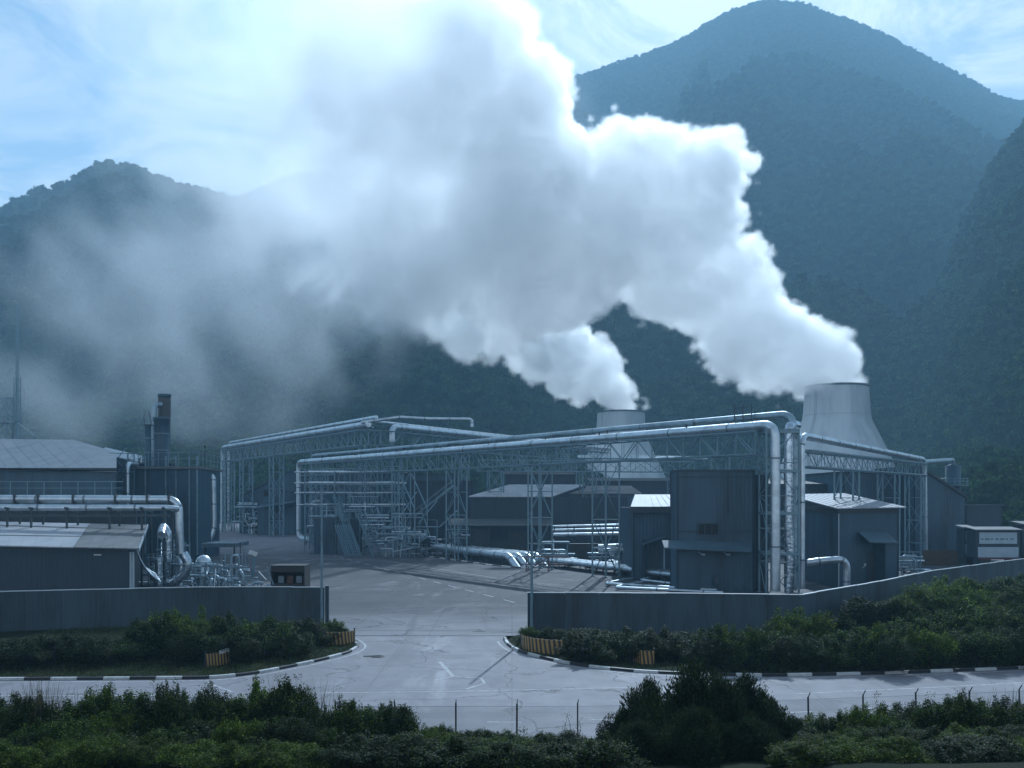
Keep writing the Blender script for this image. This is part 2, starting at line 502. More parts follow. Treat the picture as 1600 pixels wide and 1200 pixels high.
# ================================================================== THE SETTING
def flat(name, poly, z, mat, kind='structure', label=None):
    me = MB().add([(p[0], p[1], z) for p in poly], [tuple(range(len(poly)))]).mesh(name, mat)
    o = link_mesh(name, me)
    if kind: o['kind'] = kind
    if label: o['label'] = label
    return o

flat('ground', [(-2450, -250), (2450, -250), (2450, 2650), (-2450, 2650)], -0.20, M['soil'], label='bare and overgrown ground reaching to the hills')

# kerb lines (plan), from the photograph's road edges
KL = [(-70, 51.2), (-40, 52.1), (-28, 52.3), (-16.4, 52.7), (-14.6, 54.0), (-13.2, 56.0), (-11.6, 58.6), (-10.4, 61.4), (-10.2, 63.8), (-10.9, 66.2), (-12.2, 68.6)]
KR = [(-.5, 67.6), (-.35, 65.2), (.3, 62.2), (1.9, 59.2), (4.0, 56.6), (7.2, 54.5), (13.8, 53.3), (21.7, 54.2), (29.7, 55.8), (45, 59.3), (75, 67)]
def smooth_line(P_, R=2.2):
    q = fillet([Vector((x, y, 0)) for x, y in P_], R, 4)
    return [(p.x, p.y) for p in q]
KLs, KRs = smooth_line(KL), smooth_line(KR)
ROAD_NEAR = [(75, 52.5), (45, 46.5), (24, 42.4), (8, 39.6), (-6, 39.15), (-30, 40.6), (-70, 43)]
WALL_L = [(-70, 66.5), (-46, 68.2), (-27, 73.6), (-24.2, 74.4), (-14.5, 74.2)]
WALL_R = [(1.45, 69.8), (12, 69.3), (20.6, 68.3), (29.6, 78.3), (39.6, 90.5), (57.6, 108), (95, 140)]

road_poly = ROAD_NEAR[::-1] + KRs[::-1] + [(-.5, 68.9), (-12.2, 68.9)] + KLs[::-1]
flat('road', road_poly, 0.0, M['road'], label='pale worn concrete road with a wide mouth into the yard')
yard_poly = [(-12.2, 68.9), (-.5, 68.9), (1.45, 69.9)] + WALL_R[1:] + [(150, 190), (150, 480), (-210, 480), (-210, 150), (-110, 66)] + WALL_L + [(-14.5, 72)]
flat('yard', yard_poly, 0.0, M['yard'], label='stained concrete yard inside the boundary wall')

# verges behind the kerbs, 0.12 m up
def verge(name, poly, label):
    o = MB().prism(poly, -0.1, 0.11).build(name, M['soil'])
    o['kind'] = 'structure'; o['label'] = label
    return o
verge('verge', [(p[0], p[1] + .12) for p in KLs[:-1]] + [(-12.4, 68.6), (-14.3, 71.6), (-14.5, 73.9)] + [(x, y - .2) for x, y in WALL_L[::-1][1:]], 'left grassy strip between kerb and wall')
verge('verge', [(.2, 68.3), (1.6, 69.5)] + [(x, y - .2) for x, y in WALL_R[1:-1]] + [(95, 139), (95, 73), (75, 67.3)] + [(p[0] + .1, p[1] + .14) for p in KRs[::-1][1:-1]], 'right grassy strip between kerb and wall')

# kerbs: one child per painted block
def kerb(line, name, label, first_white=True, step=1.42):
    root = empty(name, (line[0][0], line[0][1], 0))
    root['kind'] = 'structure'; root['label'] = label
    pts = [Vector((x, y, 0)) for x, y in line]
    acc = [0]
    for a, b in zip(pts, pts[1:]): acc.append(acc[-1] + (b - a).length)
    def pt(s):
        for i in range(len(pts) - 1):
            if s <= acc[i + 1] or i == len(pts) - 2:
                t = (s - acc[i]) / max(1e-6, acc[i + 1] - acc[i])
                return pts[i].lerp(pts[i + 1], t)
    n = int(acc[-1] / step); rnd = random.Random(4)
    for i in range(n):
        mb = MB(); s0, s1 = i * step + .012, (i + 1) * step - .012
        c = [pt(s0 + (s1 - s0) * k / 3) for k in range(4)]
        h = .15 + rnd.uniform(-.008, .012)
        L, R_ = [], []
        for k, p in enumerate(c):
            t = (c[min(k + 1, 3)] - c[max(k - 1, 0)]).normalized(); nn = Vector((-t.y, t.x, 0)) * .11
            L.append(p + nn); R_.append(p - nn)
        bev = .025
        for k in range(3):
            a0, a1, b0, b1 = R_[k], R_[k + 1], L[k], L[k + 1]
            up = Vector((0, 0, h)); lo = Vector((0, 0, -.05)); ub = Vector((0, 0, h - bev))
            ia0 = a0.lerp(b0, .12); ia1 = a1.lerp(b1, .12); ib0 = b0.lerp(a0, .12); ib1 = b1.lerp(a1, .12)
            mb.quad(a0 + lo, a1 + lo, a1 + ub, a0 + ub); mb.quad(a0 + ub, a1 + ub, ia1 + up, ia0 + up)
            mb.quad(ia0 + up, ia1 + up, ib1 + up, ib0 + up); mb.quad(ib0 + up, ib1 + up, b1 + ub, b0 + ub)
            mb.quad(b0 + ub, b1 + ub, b1 + lo, b0 + lo)
        for k in (0, 3):
            q = [R_[k] + Vector((0, 0, -.05)), R_[k] + Vector((0, 0, h - bev)), R_[k].lerp(L[k], .5) + Vector((0, 0, h)), L[k] + Vector((0, 0, h - bev)), L[k] + Vector((0, 0, -.05))]
            mb.add(q, [(0, 1, 2, 3, 4)])
        mb.build('kerbstone', M['white'] if (i % 2 == 0) == first_white else M['black'], root)
    return root
kerb([p for p in KLs if p[0] > -43], 'kerb', 'kerb of alternating black and white blocks on the left, curving into the gateway')
kerb([p for p in KRs if p[0] < 46], 'kerb', 'kerb of alternating black and white blocks on the right, curving into the gateway', False)

# painted lines
def stripe(pts, w, name='road_marking', z=.004, label=None, gaps=None):
    mb = MB()
    pts = [Vector((p[0], p[1], z)) for p in pts]
    for i in range(len(pts) - 1):
        a, b = pts[i], pts[i + 1]
        t = (b - a).normalized(); nn = Vector((-t.y, t.x, 0)) * w / 2
        def nrm(k):
            if 0 < k < len(pts) - 1:
                t2 = ((pts[k + 1] - pts[k]).normalized() + (pts[k] - pts[k - 1]).normalized()).normalized()
                return Vector((-t2.y, t2.x, 0)) * w / 2
            return nn
        n0, n1 = nrm(i), nrm(i + 1)
        mb.quad(a - n0, b - n1, b + n1, a + n0)
    o = mb.build(name, M['line']); o['kind'] = 'structure'
    if label: o['label'] = label
    return o
def off(line, d):
    out = []
    for i, p in enumerate(line):
        a = Vector(line[max(i - 1, 0)]); b = Vector(line[min(i + 1, len(line) - 1)])
        t = (b - a).normalized(); out.append((p[0] + t.y * d, p[1] - t.x * d))
    return out
stripe(off(KLs, .55), .15, label='white edge line along the left kerb')
stripe(off(KRs, .55)[1:], .15, label='white edge line along the right kerb')
stripe([(-9.8, 48.9), (-2, 49.4), (7.1, 50.4)], .12, label='long thin white line across the junction')
stripe([(-60, 48.6), (-30, 48.3), (-17.5, 48.3)], .12, label='white line on the left stretch of road')
stripe([(14.4, 48.7), (23.3, 50.6), (34, 53.2)], .12, label='white line on the right stretch of road')
stripe([(-70, 43.35), (-30, 40.95), (-6, 39.5), (8, 39.95), (24, 42.8), (45, 46.9), (75, 52.9)], .16, label='white edge line along the near side of the road')
for a, b in (((-1.1, 42.6), (.42, 42.55)), ((3.45, 43.0), (4.55, 43.1)), ((-5.6, 42.8), (-4.1, 42.7)), ((8.5, 43.6), (10.0, 43.9)), ((12.6, 44.4), (14.0, 44.7)), ((16.6, 45.3), (18.2, 45.6))):
    stripe([a, b], .13, label='short white lane dash near the wire fence')
stripe([onz(687, 1034)[:2], onz(708, 1057)[:2]], .22, label='slanting white stroke joined to a five-sided outline')
stripe([onz(680, 1063)[:2], onz(708, 1057)[:2], onz(752, 1060)[:2], onz(757, 1068)[:2], onz(728, 1077)[:2]], .18, z=.008, label='open five-sided white outline painted in the junction')
stripe([onz(322, 1066)[:2], onz(362, 1081)[:2]], .15, z=.008, label='short slanting white line near the left kerb')
a_, b_ = onz(520, 868), onz(822, 946)
for i in range(15):
    p = a_.lerp(b_, (i / 15) ** 1.0); q = a_.lerp(b_, (i + .5) / 15)
    stripe([p[:2], q[:2]], .16, label='white dash of the broken line crossing the yard')
stripe([(-46, 160), (-20, 150), (-2, 118)], .14, label='faint white line in the yard')
# steel gate rail set across the gateway
gr = MB().bar((-11.6, 68.95, .0), (.6, 68.95, .0), .14, .05).build('gate_rail', M['steel_dark'])
tag(gr, 'dark steel gate rail set in the concrete across the gateway', 'rail')
# bank under the foreground bushes
def bank_z(x, y):
    return np.clip((38.2 - y) * .2, 0, 8) + .10 * np.sin(x * .7 + y) * np.clip((38 - y) / 4, 0, 1)
bx, by = np.meshgrid(np.linspace(-60, 75, 90), np.linspace(-30, 1, 40))
near = np.interp(np.linspace(-60, 75, 90), [p[0] for p in ROAD_NEAR[::-1]], [p[1] for p in ROAD_NEAR[::-1]]) - .35
byy = near[None, :] - (1 - np.linspace(0, 1, 40)[:, None]) * (near[None, :] + 30)
shift = near[None, :] - 38.8
bz = bank_z(bx, byy - np.maximum(shift, 0) * 1.0) + .02
idx = np.arange(90 * 40).reshape(40, 90)
q = np.stack([idx[:-1, :-1], idx[:-1, 1:], idx[1:, 1:], idx[1:, :-1]], -1).reshape(-1, 4)
bk = link_mesh('bank', np_mesh('bank', np.stack([bx.ravel(), byy.ravel(), bz.ravel()], 1), q, M['soil']))
tag(bk, 'overgrown bank sloping up towards the viewer', kind='structure')
def ground_at(x, y):
    nr = float(np.interp(x, [p[0] for p in ROAD_NEAR[::-1]], [p[1] for p in ROAD_NEAR[::-1]])) - .35
    return float(bank_z(np.float64(x), np.float64(y - max(nr - 38.8, 0)))) + .02

# ================================================================== MOUNTAINS
def mountain(name, label, sky_px, R, foot, power, amp, seed, nu=420, nt=150, dens=1.0, scale_tree=(5, 8), rib=90, back=1.25):
    """a hillside: crest follows sky_px (pixels of the photograph) at depth R, slopes down to z=0 at foot"""
    px = np.linspace(sky_px[0][0], sky_px[-1][0], nu)
    py = np.interp(px, [p[0] for p in sky_px], [p[1] for p in sky_px])
    # soften polyline
    k = np.ones(5) / 5
    py = np.convolve(np.pad(py, 2, mode='edge'), k, mode='valid')
    Rv = np.interp(px, [r[0] for r in R], [r[1] for r in R]); Fv = np.interp(px, [r[0] for r in foot], [r[1] for r in foot])
    H = EYE + (HZ - py) * Rv / F - 4
    t = np.linspace(0, back, nt)
    T, U = np.meshgrid(t, np.arange(nu), indexing='ij')
    Y = Fv[None] + (Rv - Fv)[None] * T
    X = (px[None] - 800) / F * Y
    tt = np.clip(T, 0, 1)
    prof = tt ** power
    behind = np.clip(T - 1, 0, None)
    Z = H[None] * prof - behind * H[None] * 1.2
    env = np.clip(np.sin(np.pi * np.clip(tt, 0, 1)), 0, 1) ** .8 * (1 - tt ** 3)
    wx = X + fbm(X, Y, 260, seed + 40, 3) * 60
    rdg = 1 - np.abs(fbm(wx, Y * .35, rib * 1.6, seed, 4, .5)) * 2
    Z = Z + env * amp * rdg * np.clip(H[None] / 200, .2, 2.2)
    Z = Z + fbm(X, Y, 40, seed + 9, 3) * 4.5 * np.clip(tt * 3, 0, 1) * np.clip(1.1 - tt * .9, .12, 1)
    edge = np.clip(np.minimum(U, nu - 1 - U) / 12, 0, 1)
    Z = Z - .8
    V = np.stack([X.ravel(), Y.ravel(), Z.ravel()], 1)
    idx = np.arange(nt * nu).reshape(nt, nu)
    q = np.stack([idx[:-1, :-1], idx[:-1, 1:], idx[1:, 1:], idx[1:, :-1]], -1).reshape(-1, 4)
    o = link_mesh(name, np_mesh(name, V, q, M['hill']))
    tag(o, label, kind='structure')
    # tree positions, only on the side that faces the plant
    rng = np.random.default_rng(seed)
    A = V[q[:, 0]]; B = V[q[:, 1]]; D = V[q[:, 3]]
    nrm = np.cross(B - A, D - A); area = np.linalg.norm(nrm, axis=1)
    nrm = nrm / np.maximum(area, 1e-6)[:, None]
    view = A - np.array([0, 0, EYE]); vl = np.linalg.norm(view, axis=1); view = view / vl[:, None]
    facing = -(nrm * view).sum(1)
    pxq = 800 + A[:, 0] / A[:, 1] * F; pyq = HZ - (A[:, 2] - EYE) / A[:, 1] * F
    T_ = T[:-1, :-1].ravel()
    w = area * ((facing > -.02) | ((T_ > .93) & (T_ < 1.06))) * (pxq > -90) * (pxq < 1690) * (pyq < 905) * (A[:, 2] > -.5)
    sz = 6.5
    n = int(w.sum() / (sz * sz) * dens)
    print(name, 'trees', n)
    if n < 5: return o, None
    cs = np.cumsum(w); pick = np.searchsorted(cs, rng.random(n) * cs[-1])
    u = rng.random((n, 1)); v = rng.random((n, 1))
    Pn = A[pick] + (B[pick] - A[pick]) * u + (D[pick] - A[pick]) * v
    return o, Pn

FOREST = []
def hill(*a, **k):
    o, P_ = mountain(*a, **k)
    if P_ is not None:
        FOREST.append((P_, k.get('scale_tree', (.8, 1.4)), k.get('seed', 1)))
    return o

hill('mountain', 'tall pyramid-shaped forested mountain filling the right of the view',
     [(420, 430), (560, 350), (700, 250), (800, 170), (880, 122), (920, 114), (960, 97), (1000, 86), (1050, 68), (1090, 48), (1105, 34), (1140, 17), (1190, 0), (1250, 3), (1290, 18), (1340, 36), (1385, 54), (1430, 80), (1500, 115), (1560, 150), (1600, 160), (1680, 150), (1900, 180)],
     R=[(0, 1950), (1900, 1950)], foot=[(0, 520), (1900, 520)], power=1.25, amp=62, seed=21, nu=520, nt=170, dens=1.2, scale_tree=(.8, 1.6), rib=120)
hill('hill', 'pale far hill whose rounded top shows through the mist between the peaks',
     [(300, 420), (385, 306), (410, 292), (450, 278), (500, 266), (560, 290), (640, 340), (760, 420)],
     R=[(0, 1900), (1900, 1900)], foot=[(0, 1300), (1900, 1300)], power=1.1, amp=8, seed=33, nu=160, nt=60, dens=0.64, scale_tree=(1.6, 2.4))
hill('mountain', 'broad forested mountain on the left with a small knobbly summit',
     [(-400, 420), (-250, 380), (-100, 350), (0, 325), (60, 297), (100, 284), (130, 270), (150, 255), (165, 251), (190, 256), (220, 262), (245, 274), (290, 289), (340, 300), (385, 307), (430, 330), (480, 380), (540, 440), (620, 520)],
     R=[(0, 1250), (1900, 1250)], foot=[(0, 480), (1900, 560)], power=1.2, amp=48, seed=47, nu=380, nt=140, dens=0.8, scale_tree=(1.0, 1.8), rib=100)
hill('hill', 'dark forested ridge showing between the mist and the bright steam',
     [(540, 560), (580, 470), (610, 425), (640, 408), (664, 420), (680, 452), (760, 500), (900, 480), (1000, 470), (1100, 520), (1200, 600)],
     R=[(0, 980), (1900, 980)], foot=[(0, 500), (1900, 500)], power=1.15, amp=20, seed=52, nu=240, nt=110, dens=0.8, scale_tree=(1.0, 1.6), rib=60)
hill('hill', 'steep wooded spur whose crest fades up into the left mist',
     [(250, 650), (330, 575), (400, 515), (450, 455), (490, 424), (520, 430), (560, 470), (610, 520), (680, 590)],
     R=[(0, 860), (1900, 860)], foot=[(0, 470), (1900, 470)], power=1.15, amp=18, seed=61, nu=200, nt=110, dens=0.96, scale_tree=(.9, 1.5), rib=60)
hill('hill', 'dark wooded spur climbing steeply to the right edge of the photograph',
     [(1290, 690), (1330, 640), (1355, 590), (1380, 545), (1405, 508), (1440, 470), (1480, 425), (1505, 350), (1530, 298), (1565, 235), (1600, 188), (1660, 120), (1900, -40)],
     R=[(1290, 640), (1480, 740), (1600, 820), (1900, 900)], foot=[(1290, 480), (1420, 440), (1600, 300), (1900, 240)], power=1.2, amp=22, seed=73, nu=260, nt=150, dens=1.44, scale_tree=(.8, 1.3), rib=60)
hill('hill', 'near wooded spur rising behind the plant below the steam',
     [(-300, 640), (0, 650), (100, 640), (200, 620), (300, 640), (400, 655), (450, 625), (500, 592), (560, 552), (600, 523), (630, 507), (660, 508), (700, 528), (745, 560), (790, 582), (840, 592), (900, 604), (960, 606), (1010, 598), (1060, 592), (1100, 590), (1160, 598), (1220, 612), (1280, 608), (1340, 600), (1400, 596), (1480, 610), (1560, 640), (1650, 650), (1900, 640)],
     R=[(-300, 640), (1900, 620)], foot=[(-300, 400), (1000, 560), (1240, 450), (1400, 435), (1540, 300), (1900, 260)], power=.95, amp=13, seed=88, nu=420, nt=110, dens=1.92, scale_tree=(.75, 1.2), rib=45, back=1.4)
hill('hill', 'low tree-covered slope beyond the pipe racks on the left',
     [(-300, 690), (100, 690), (300, 690), (420, 678), (520, 690), (640, 690), (800, 700), (900, 715), (1000, 740)],
     R=[(-300, 470), (1000, 520)], foot=[(-300, 300), (1000, 420)], power=.9, amp=2, seed=95, nu=240, nt=60, dens=1.92, scale_tree=(.7, 1.1), rib=40, back=1.3)
hill('hill', 'low tree-covered slope beyond the yard on the right',
     [(1330, 765), (1400, 735), (1480, 700), (1560, 690), (1650, 680), (1900, 660)],
     R=[(1330, 500), (1450, 420), (1560, 310), (1900, 300)], foot=[(1330, 440), (1450, 330), (1540, 200), (1900, 165)], power=.9, amp=1.5, seed=99, nu=200, nt=70, dens=2.72, scale_tree=(.55, .95), rib=30, back=1.3)

# prototype forest trees, standing on the hillside like the others
def ico_pts(rng, n):
    v = rng.normal(size=(n, 3)); return v / np.linalg.norm(v, axis=1)[:, None]
def leaf_cards(C_, N_, size, rng, aspect=.55, jitter=.9):
    """small two-triangle leaves at C_, roughly facing N_"""
    n = len(C_)
    N2 = N_ + rng.normal(size=(n, 3)) * jitter; N2 /= np.linalg.norm(N2, axis=1)[:, None]
    A = np.cross(N2, rng.normal(size=(n, 3))); A /= np.maximum(np.linalg.norm(A, axis=1)[:, None], 1e-6)
    B = np.cross(N2, A)
    s = size * (.6 + .8 * rng.random((n, 1)))
    V = np.stack([C_ - A * s, C_ + B * s * aspect, C_ + A * s, C_ - B * s * aspect], 1)
    return V.reshape(-1, 3), np.arange(4 * n).reshape(n, 4)

def crown_mesh(name, seed, lobes, nleaf, size, mat, upright=0, aspect=.55, fill=.35):
    """leaves spread through a cluster of lobes (cx, cy, cz, rx, ry, rz)"""
    rng = np.random.default_rng(seed)
    lob = np.array(lobes, float)
    vol = (lob[:, 3] * lob[:, 4] + lob[:, 5] * lob[:, 4]); pr = vol / vol.sum()
    k = rng.choice(len(lob), nleaf, p=pr)
    d = ico_pts(rng, nleaf)
    # twiggy tufts: push leaves together around random sub-centres
    tuft = ico_pts(rng, 24 * len(lob)).reshape(len(lob), 24, 3)
    tk = rng.integers(0, 24, nleaf)
    dd = d * .42 + tuft[k, tk]; dl = np.linalg.norm(dd, axis=1)[:, None]; dd = dd / np.maximum(dl, 1e-6)
    r = 1 - fill * rng.random((nleaf, 1)) ** 1.6 + .10 * rng.normal(size=(nleaf, 1)) + .12 * (tk % 3 - 1)[:, None]
    C_ = lob[k, :3] + dd * lob[k, 3:6] * r
    N_ = dd.copy(); N_[:, 2] += .5
    if upright:
        n = nleaf
        A = rng.normal(size=(n, 3)) * .35 + dd * .35; A[:, 2] += 1; A /= np.linalg.norm(A, axis=1)[:, None]
        B = np.cross(A, rng.normal(size=(n, 3))); B /= np.linalg.norm(B, axis=1)[:, None]
        s = size * (.6 + .9 * rng.random((n, 1)))
        V = np.stack([C_ - A * s, C_ + B * s * aspect, C_ + A * s, C_ - B * s * aspect], 1).reshape(-1, 3)
        Q = np.arange(4 * n).reshape(n, 4)
    else:
        V, Q = leaf_cards(C_, N_, size, rng, aspect)
    return np_mesh(name, V, Q, mat, False)

def far_tree(seed, x, y, z):
    rnd = random.Random(seed)
    lobes = [(0, 0, 3.6, 2.6, 2.6, 2.2)]
    for k in range(6):
        a = rnd.uniform(0, 6.28); d = rnd.uniform(1.2, 2.8)
        lobes.append((math.cos(a) * d, math.sin(a) * d, rnd.uniform(2.2, 4.6), rnd.uniform(1.2, 2.0), rnd.uniform(1.2, 2.0), rnd.uniform(1.0, 1.7)))
    root = empty('forest_tree', (x, y, z), 'round-headed tree on the hillside, %s' % ('one of the wood above the right-hand shed', 'one of the wood behind the cooling towers', 'one of the wood on the right slope')[seed % 3], 'tree', 'trees on the hillside')
    c = link_mesh('crown', crown_mesh('far_crown', seed, lobes, 330, .75, M['canopy'], fill=.5), root)
    MB().tube([(x, y, z - .3), (x + .1, y, z + 1.4), (x, y, z + 3.2)], [.28, .2, .08], 6).build('trunk', M['bark'], root)
    return c

if FOREST:
    pr = []
    zs = FOREST[-1][0]
    for s_ in range(3):
        p = zs[s_ * 37 + 5]
        pr.append(far_tree(s_ + 3, float(p[0]), float(p[1]), float(p[2])))
    g = bpy.data.node_groups.new('scatter', 'GeometryNodeTree')
    g.interface.new_socket('Geometry', in_out='INPUT', socket_type='NodeSocketGeometry')
    g.interface.new_socket('Geometry', in_out='OUTPUT', socket_type='NodeSocketGeometry')
    N, Lk = g.nodes.new, g.links.new
    gi, go = N('NodeGroupInput'), N('NodeGroupOutput')
    def named(nm, ty):
        a = N('GeometryNodeInputNamedAttribute'); a.data_type = ty; a.inputs['Name'].default_value = nm
        return a.outputs['Attribute']
    kind_ = named('variant', 'INT'); sca = named('size', 'FLOAT'); rot = named('turn', 'FLOAT')
    jn = N('GeometryNodeJoinGeometry')
    for i, c in enumerate(pr):
        oi = N('GeometryNodeObjectInfo'); oi.inputs['Object'].default_value = c; oi.transform_space = 'ORIGINAL'
        oi.inputs['As Instance'].default_value = True
        cmp_ = N('FunctionNodeCompare'); cmp_.data_type = 'INT'; cmp_.operation = 'EQUAL'
        Lk(kind_, cmp_.inputs[2]); cmp_.inputs[3].default_value = i
        ip = N('GeometryNodeInstanceOnPoints')
        Lk(gi.outputs[0], ip.inputs['Points']); Lk(cmp_.outputs[0], ip.inputs['Selection']); Lk(oi.outputs['Geometry'], ip.inputs['Instance'])
        cx = N('ShaderNodeCombineXYZ'); Lk(rot, cx.inputs['Z']); Lk(cx.outputs[0], ip.inputs['Rotation'])
        Lk(sca, ip.inputs['Scale']); Lk(ip.outputs[0], jn.inputs[0])
    Lk(jn.outputs[0], go.inputs[0])
    labels = ['trees covering the tall right mountain', 'trees on the far pale hill', 'trees covering the left mountain', 'trees on the dark middle ridge', 'trees on the left spur',
              'trees on the steep right spur', 'trees on the near spur behind the plant', 'trees on the low left slope', 'trees on the low right slope']
    for i, (P_, sc_, seed) in enumerate(FOREST):
        me = bpy.data.meshes.new('forest')
        n = len(P_)
        me.vertices.add(n); me.vertices.foreach_set('co', P_.astype(np.float32).ravel())
        rg = np.random.default_rng(i)
        for nm, ty, v in (('variant', 'INT', rg.integers(0, 3, n).astype(np.int32)), ('size', 'FLOAT', rg.uniform(sc_[0], sc_[1], n).astype(np.float32)), ('turn', 'FLOAT', (rg.random(n) * 6.28).astype(np.float32))):
            me.attributes.new(nm, ty, 'POINT').data.foreach_set('value', v)
        o = link_mesh('forest', me)
        tag(o, labels[i], kind='stuff')
        md = o.modifiers.new('scatter', 'NODES'); md.node_group = g

# ================================================================== STEAM
def volume_mat(name, aniso, color):
    m = bpy.data.materials.new(name); m.use_nodes = True; nt = m.node_tree; nt.nodes.clear()
    pv = nt.nodes.new('ShaderNodeVolumePrincipled'); out = nt.nodes.new('ShaderNodeOutputMaterial')
    nt.links.new(pv.outputs[0], out.inputs['Volume'])
    pv.inputs['Density'].default_value = 1; pv.inputs['Anisotropy'].default_value = aniso; pv.inputs['Color'].default_value = (*color, 1)
    return m

def grid_volume(name, label, lo, hi, vx, fn, mat):
    lo = np.array(lo, float); hi = np.array(hi, float)
    n = np.ceil((hi - lo) / vx).astype(int)
    ax = [lo[i] + np.arange(n[i]) * vx for i in range(3)]
    X, Y, Z = np.meshgrid(*[a.astype(np.float32) for a in ax], indexing='ij')
    dens = fn(X, Y, Z)
    me = bpy.data.meshes.new(name); me.vertices.add(X.size)
    co = np.zeros((X.size, 3), np.float32); co[:] = ((lo + hi) / 2)
    co[0] = lo; co[-1] = hi
    me.vertices.foreach_set('co', co.ravel())
    me.attributes.new('steam', 'FLOAT', 'POINT').data.foreach_set('value', dens.ravel(order='F').astype(np.float32))
    o = link_mesh(name, me); tag(o, label, kind='stuff')
    g = bpy.data.node_groups.new(name, 'GeometryNodeTree')
    g.interface.new_socket('Geometry', in_out='INPUT', socket_type='NodeSocketGeometry')
    g.interface.new_socket('Geometry', in_out='OUTPUT', socket_type='NodeSocketGeometry')
    N, Lk = g.nodes.new, g.links.new
    gi, go = N('NodeGroupInput'), N('NodeGroupOutput')
    vc = N('GeometryNodeVolumeCube')
    mn = Vector([float(a[0]) for a in ax]); mx = Vector([float(a[-1]) for a in ax])
    vc.inputs['Min'].default_value = mn; vc.inputs['Max'].default_value = mx
    for k, nm in enumerate('XYZ'): vc.inputs['Resolution ' + nm].default_value = int(n[k])
    pos = N('GeometryNodeInputPosition')
    def vm(op, a, b=None, sc_=None):
        v = N('ShaderNodeVectorMath'); v.operation = op; Lk(a, v.inputs[0])
        if b is not None: v.inputs[1].default_value = b
        if sc_ is not None: v.inputs['Scale'].default_value = sc_
        return v
    v = vm('SUBTRACT', pos.outputs[0], mn); v = vm('SCALE', v.outputs[0], sc_=1 / vx); v = vm('ADD', v.outputs[0], (.5, .5, .5)); v = vm('FLOOR', v.outputs[0])
    v = vm('DOT_PRODUCT', v.outputs[0], (1, int(n[0]), int(n[0] * n[1])))
    si = N('GeometryNodeSampleIndex'); si.data_type = 'FLOAT'; si.domain = 'POINT'
    na = N('GeometryNodeInputNamedAttribute'); na.data_type = 'FLOAT'; na.inputs['Name'].default_value = 'steam'
    Lk(gi.outputs[0], si.inputs['Geometry']); Lk(na.outputs['Attribute'], si.inputs['Value']); Lk(v.outputs['Value'], si.inputs['Index'])
    Lk(si.outputs[0], vc.inputs['Density'])
    sm = N('GeometryNodeSetMaterial'); sm.inputs['Material'].default_value = mat
    Lk(vc.outputs[0], sm.inputs['Geometry']); Lk(sm.outputs[0], go.inputs[0])
    md = o.modifiers.new('fill', 'NODES'); md.node_group = g
    me.materials.append(mat)
    return o

def sst(a, b, x):
    t = np.clip((x - a) / (b - a), 0, 1); return t * t * (3 - 2 * t)

# puffs along each plume: (px, py, radius px, depth)
PL1 = [(1305, 610, 33, 394), (1302, 598, 37, 394), (1288, 578, 46, 393), (1258, 560, 58, 392), (1212, 538, 74, 390), (1160, 500, 92, 388), (1112, 440, 88, 386), (1085, 330, 84, 384), (1112, 286, 60, 383),
       (1045, 400, 105, 382), (1015, 300, 98, 382), (955, 262, 72, 381), (940, 360, 118, 380), (865, 410, 115, 379), (800, 300, 140, 378), (790, 440, 92, 377), (725, 390, 100, 375),
       (782, 165, 112, 374), (728, 50, 100, 372), (670, 120, 145, 370), (640, 300, 118, 372), (560, 60, 160, 366), (570, 200, 120, 366), (430, 60, 170, 362), (430, 175, 125, 362), (320, 30, 150, 358), (310, 130, 125, 358), (520, 270, 110, 366), (590, 345, 95, 368), (660, 425, 75, 370), (420, 290, 80, 370), (240, 40, 90, 356)]
PL2 = [(970, 636, 24, 513), (966, 624, 27, 512), (950, 606, 34, 511), (925, 588, 42, 508), (888, 565, 50, 504), (845, 535, 62, 498), (800, 505, 66, 492), (760, 480, 66, 486), (730, 440, 70, 480), (700, 400, 60, 474)]
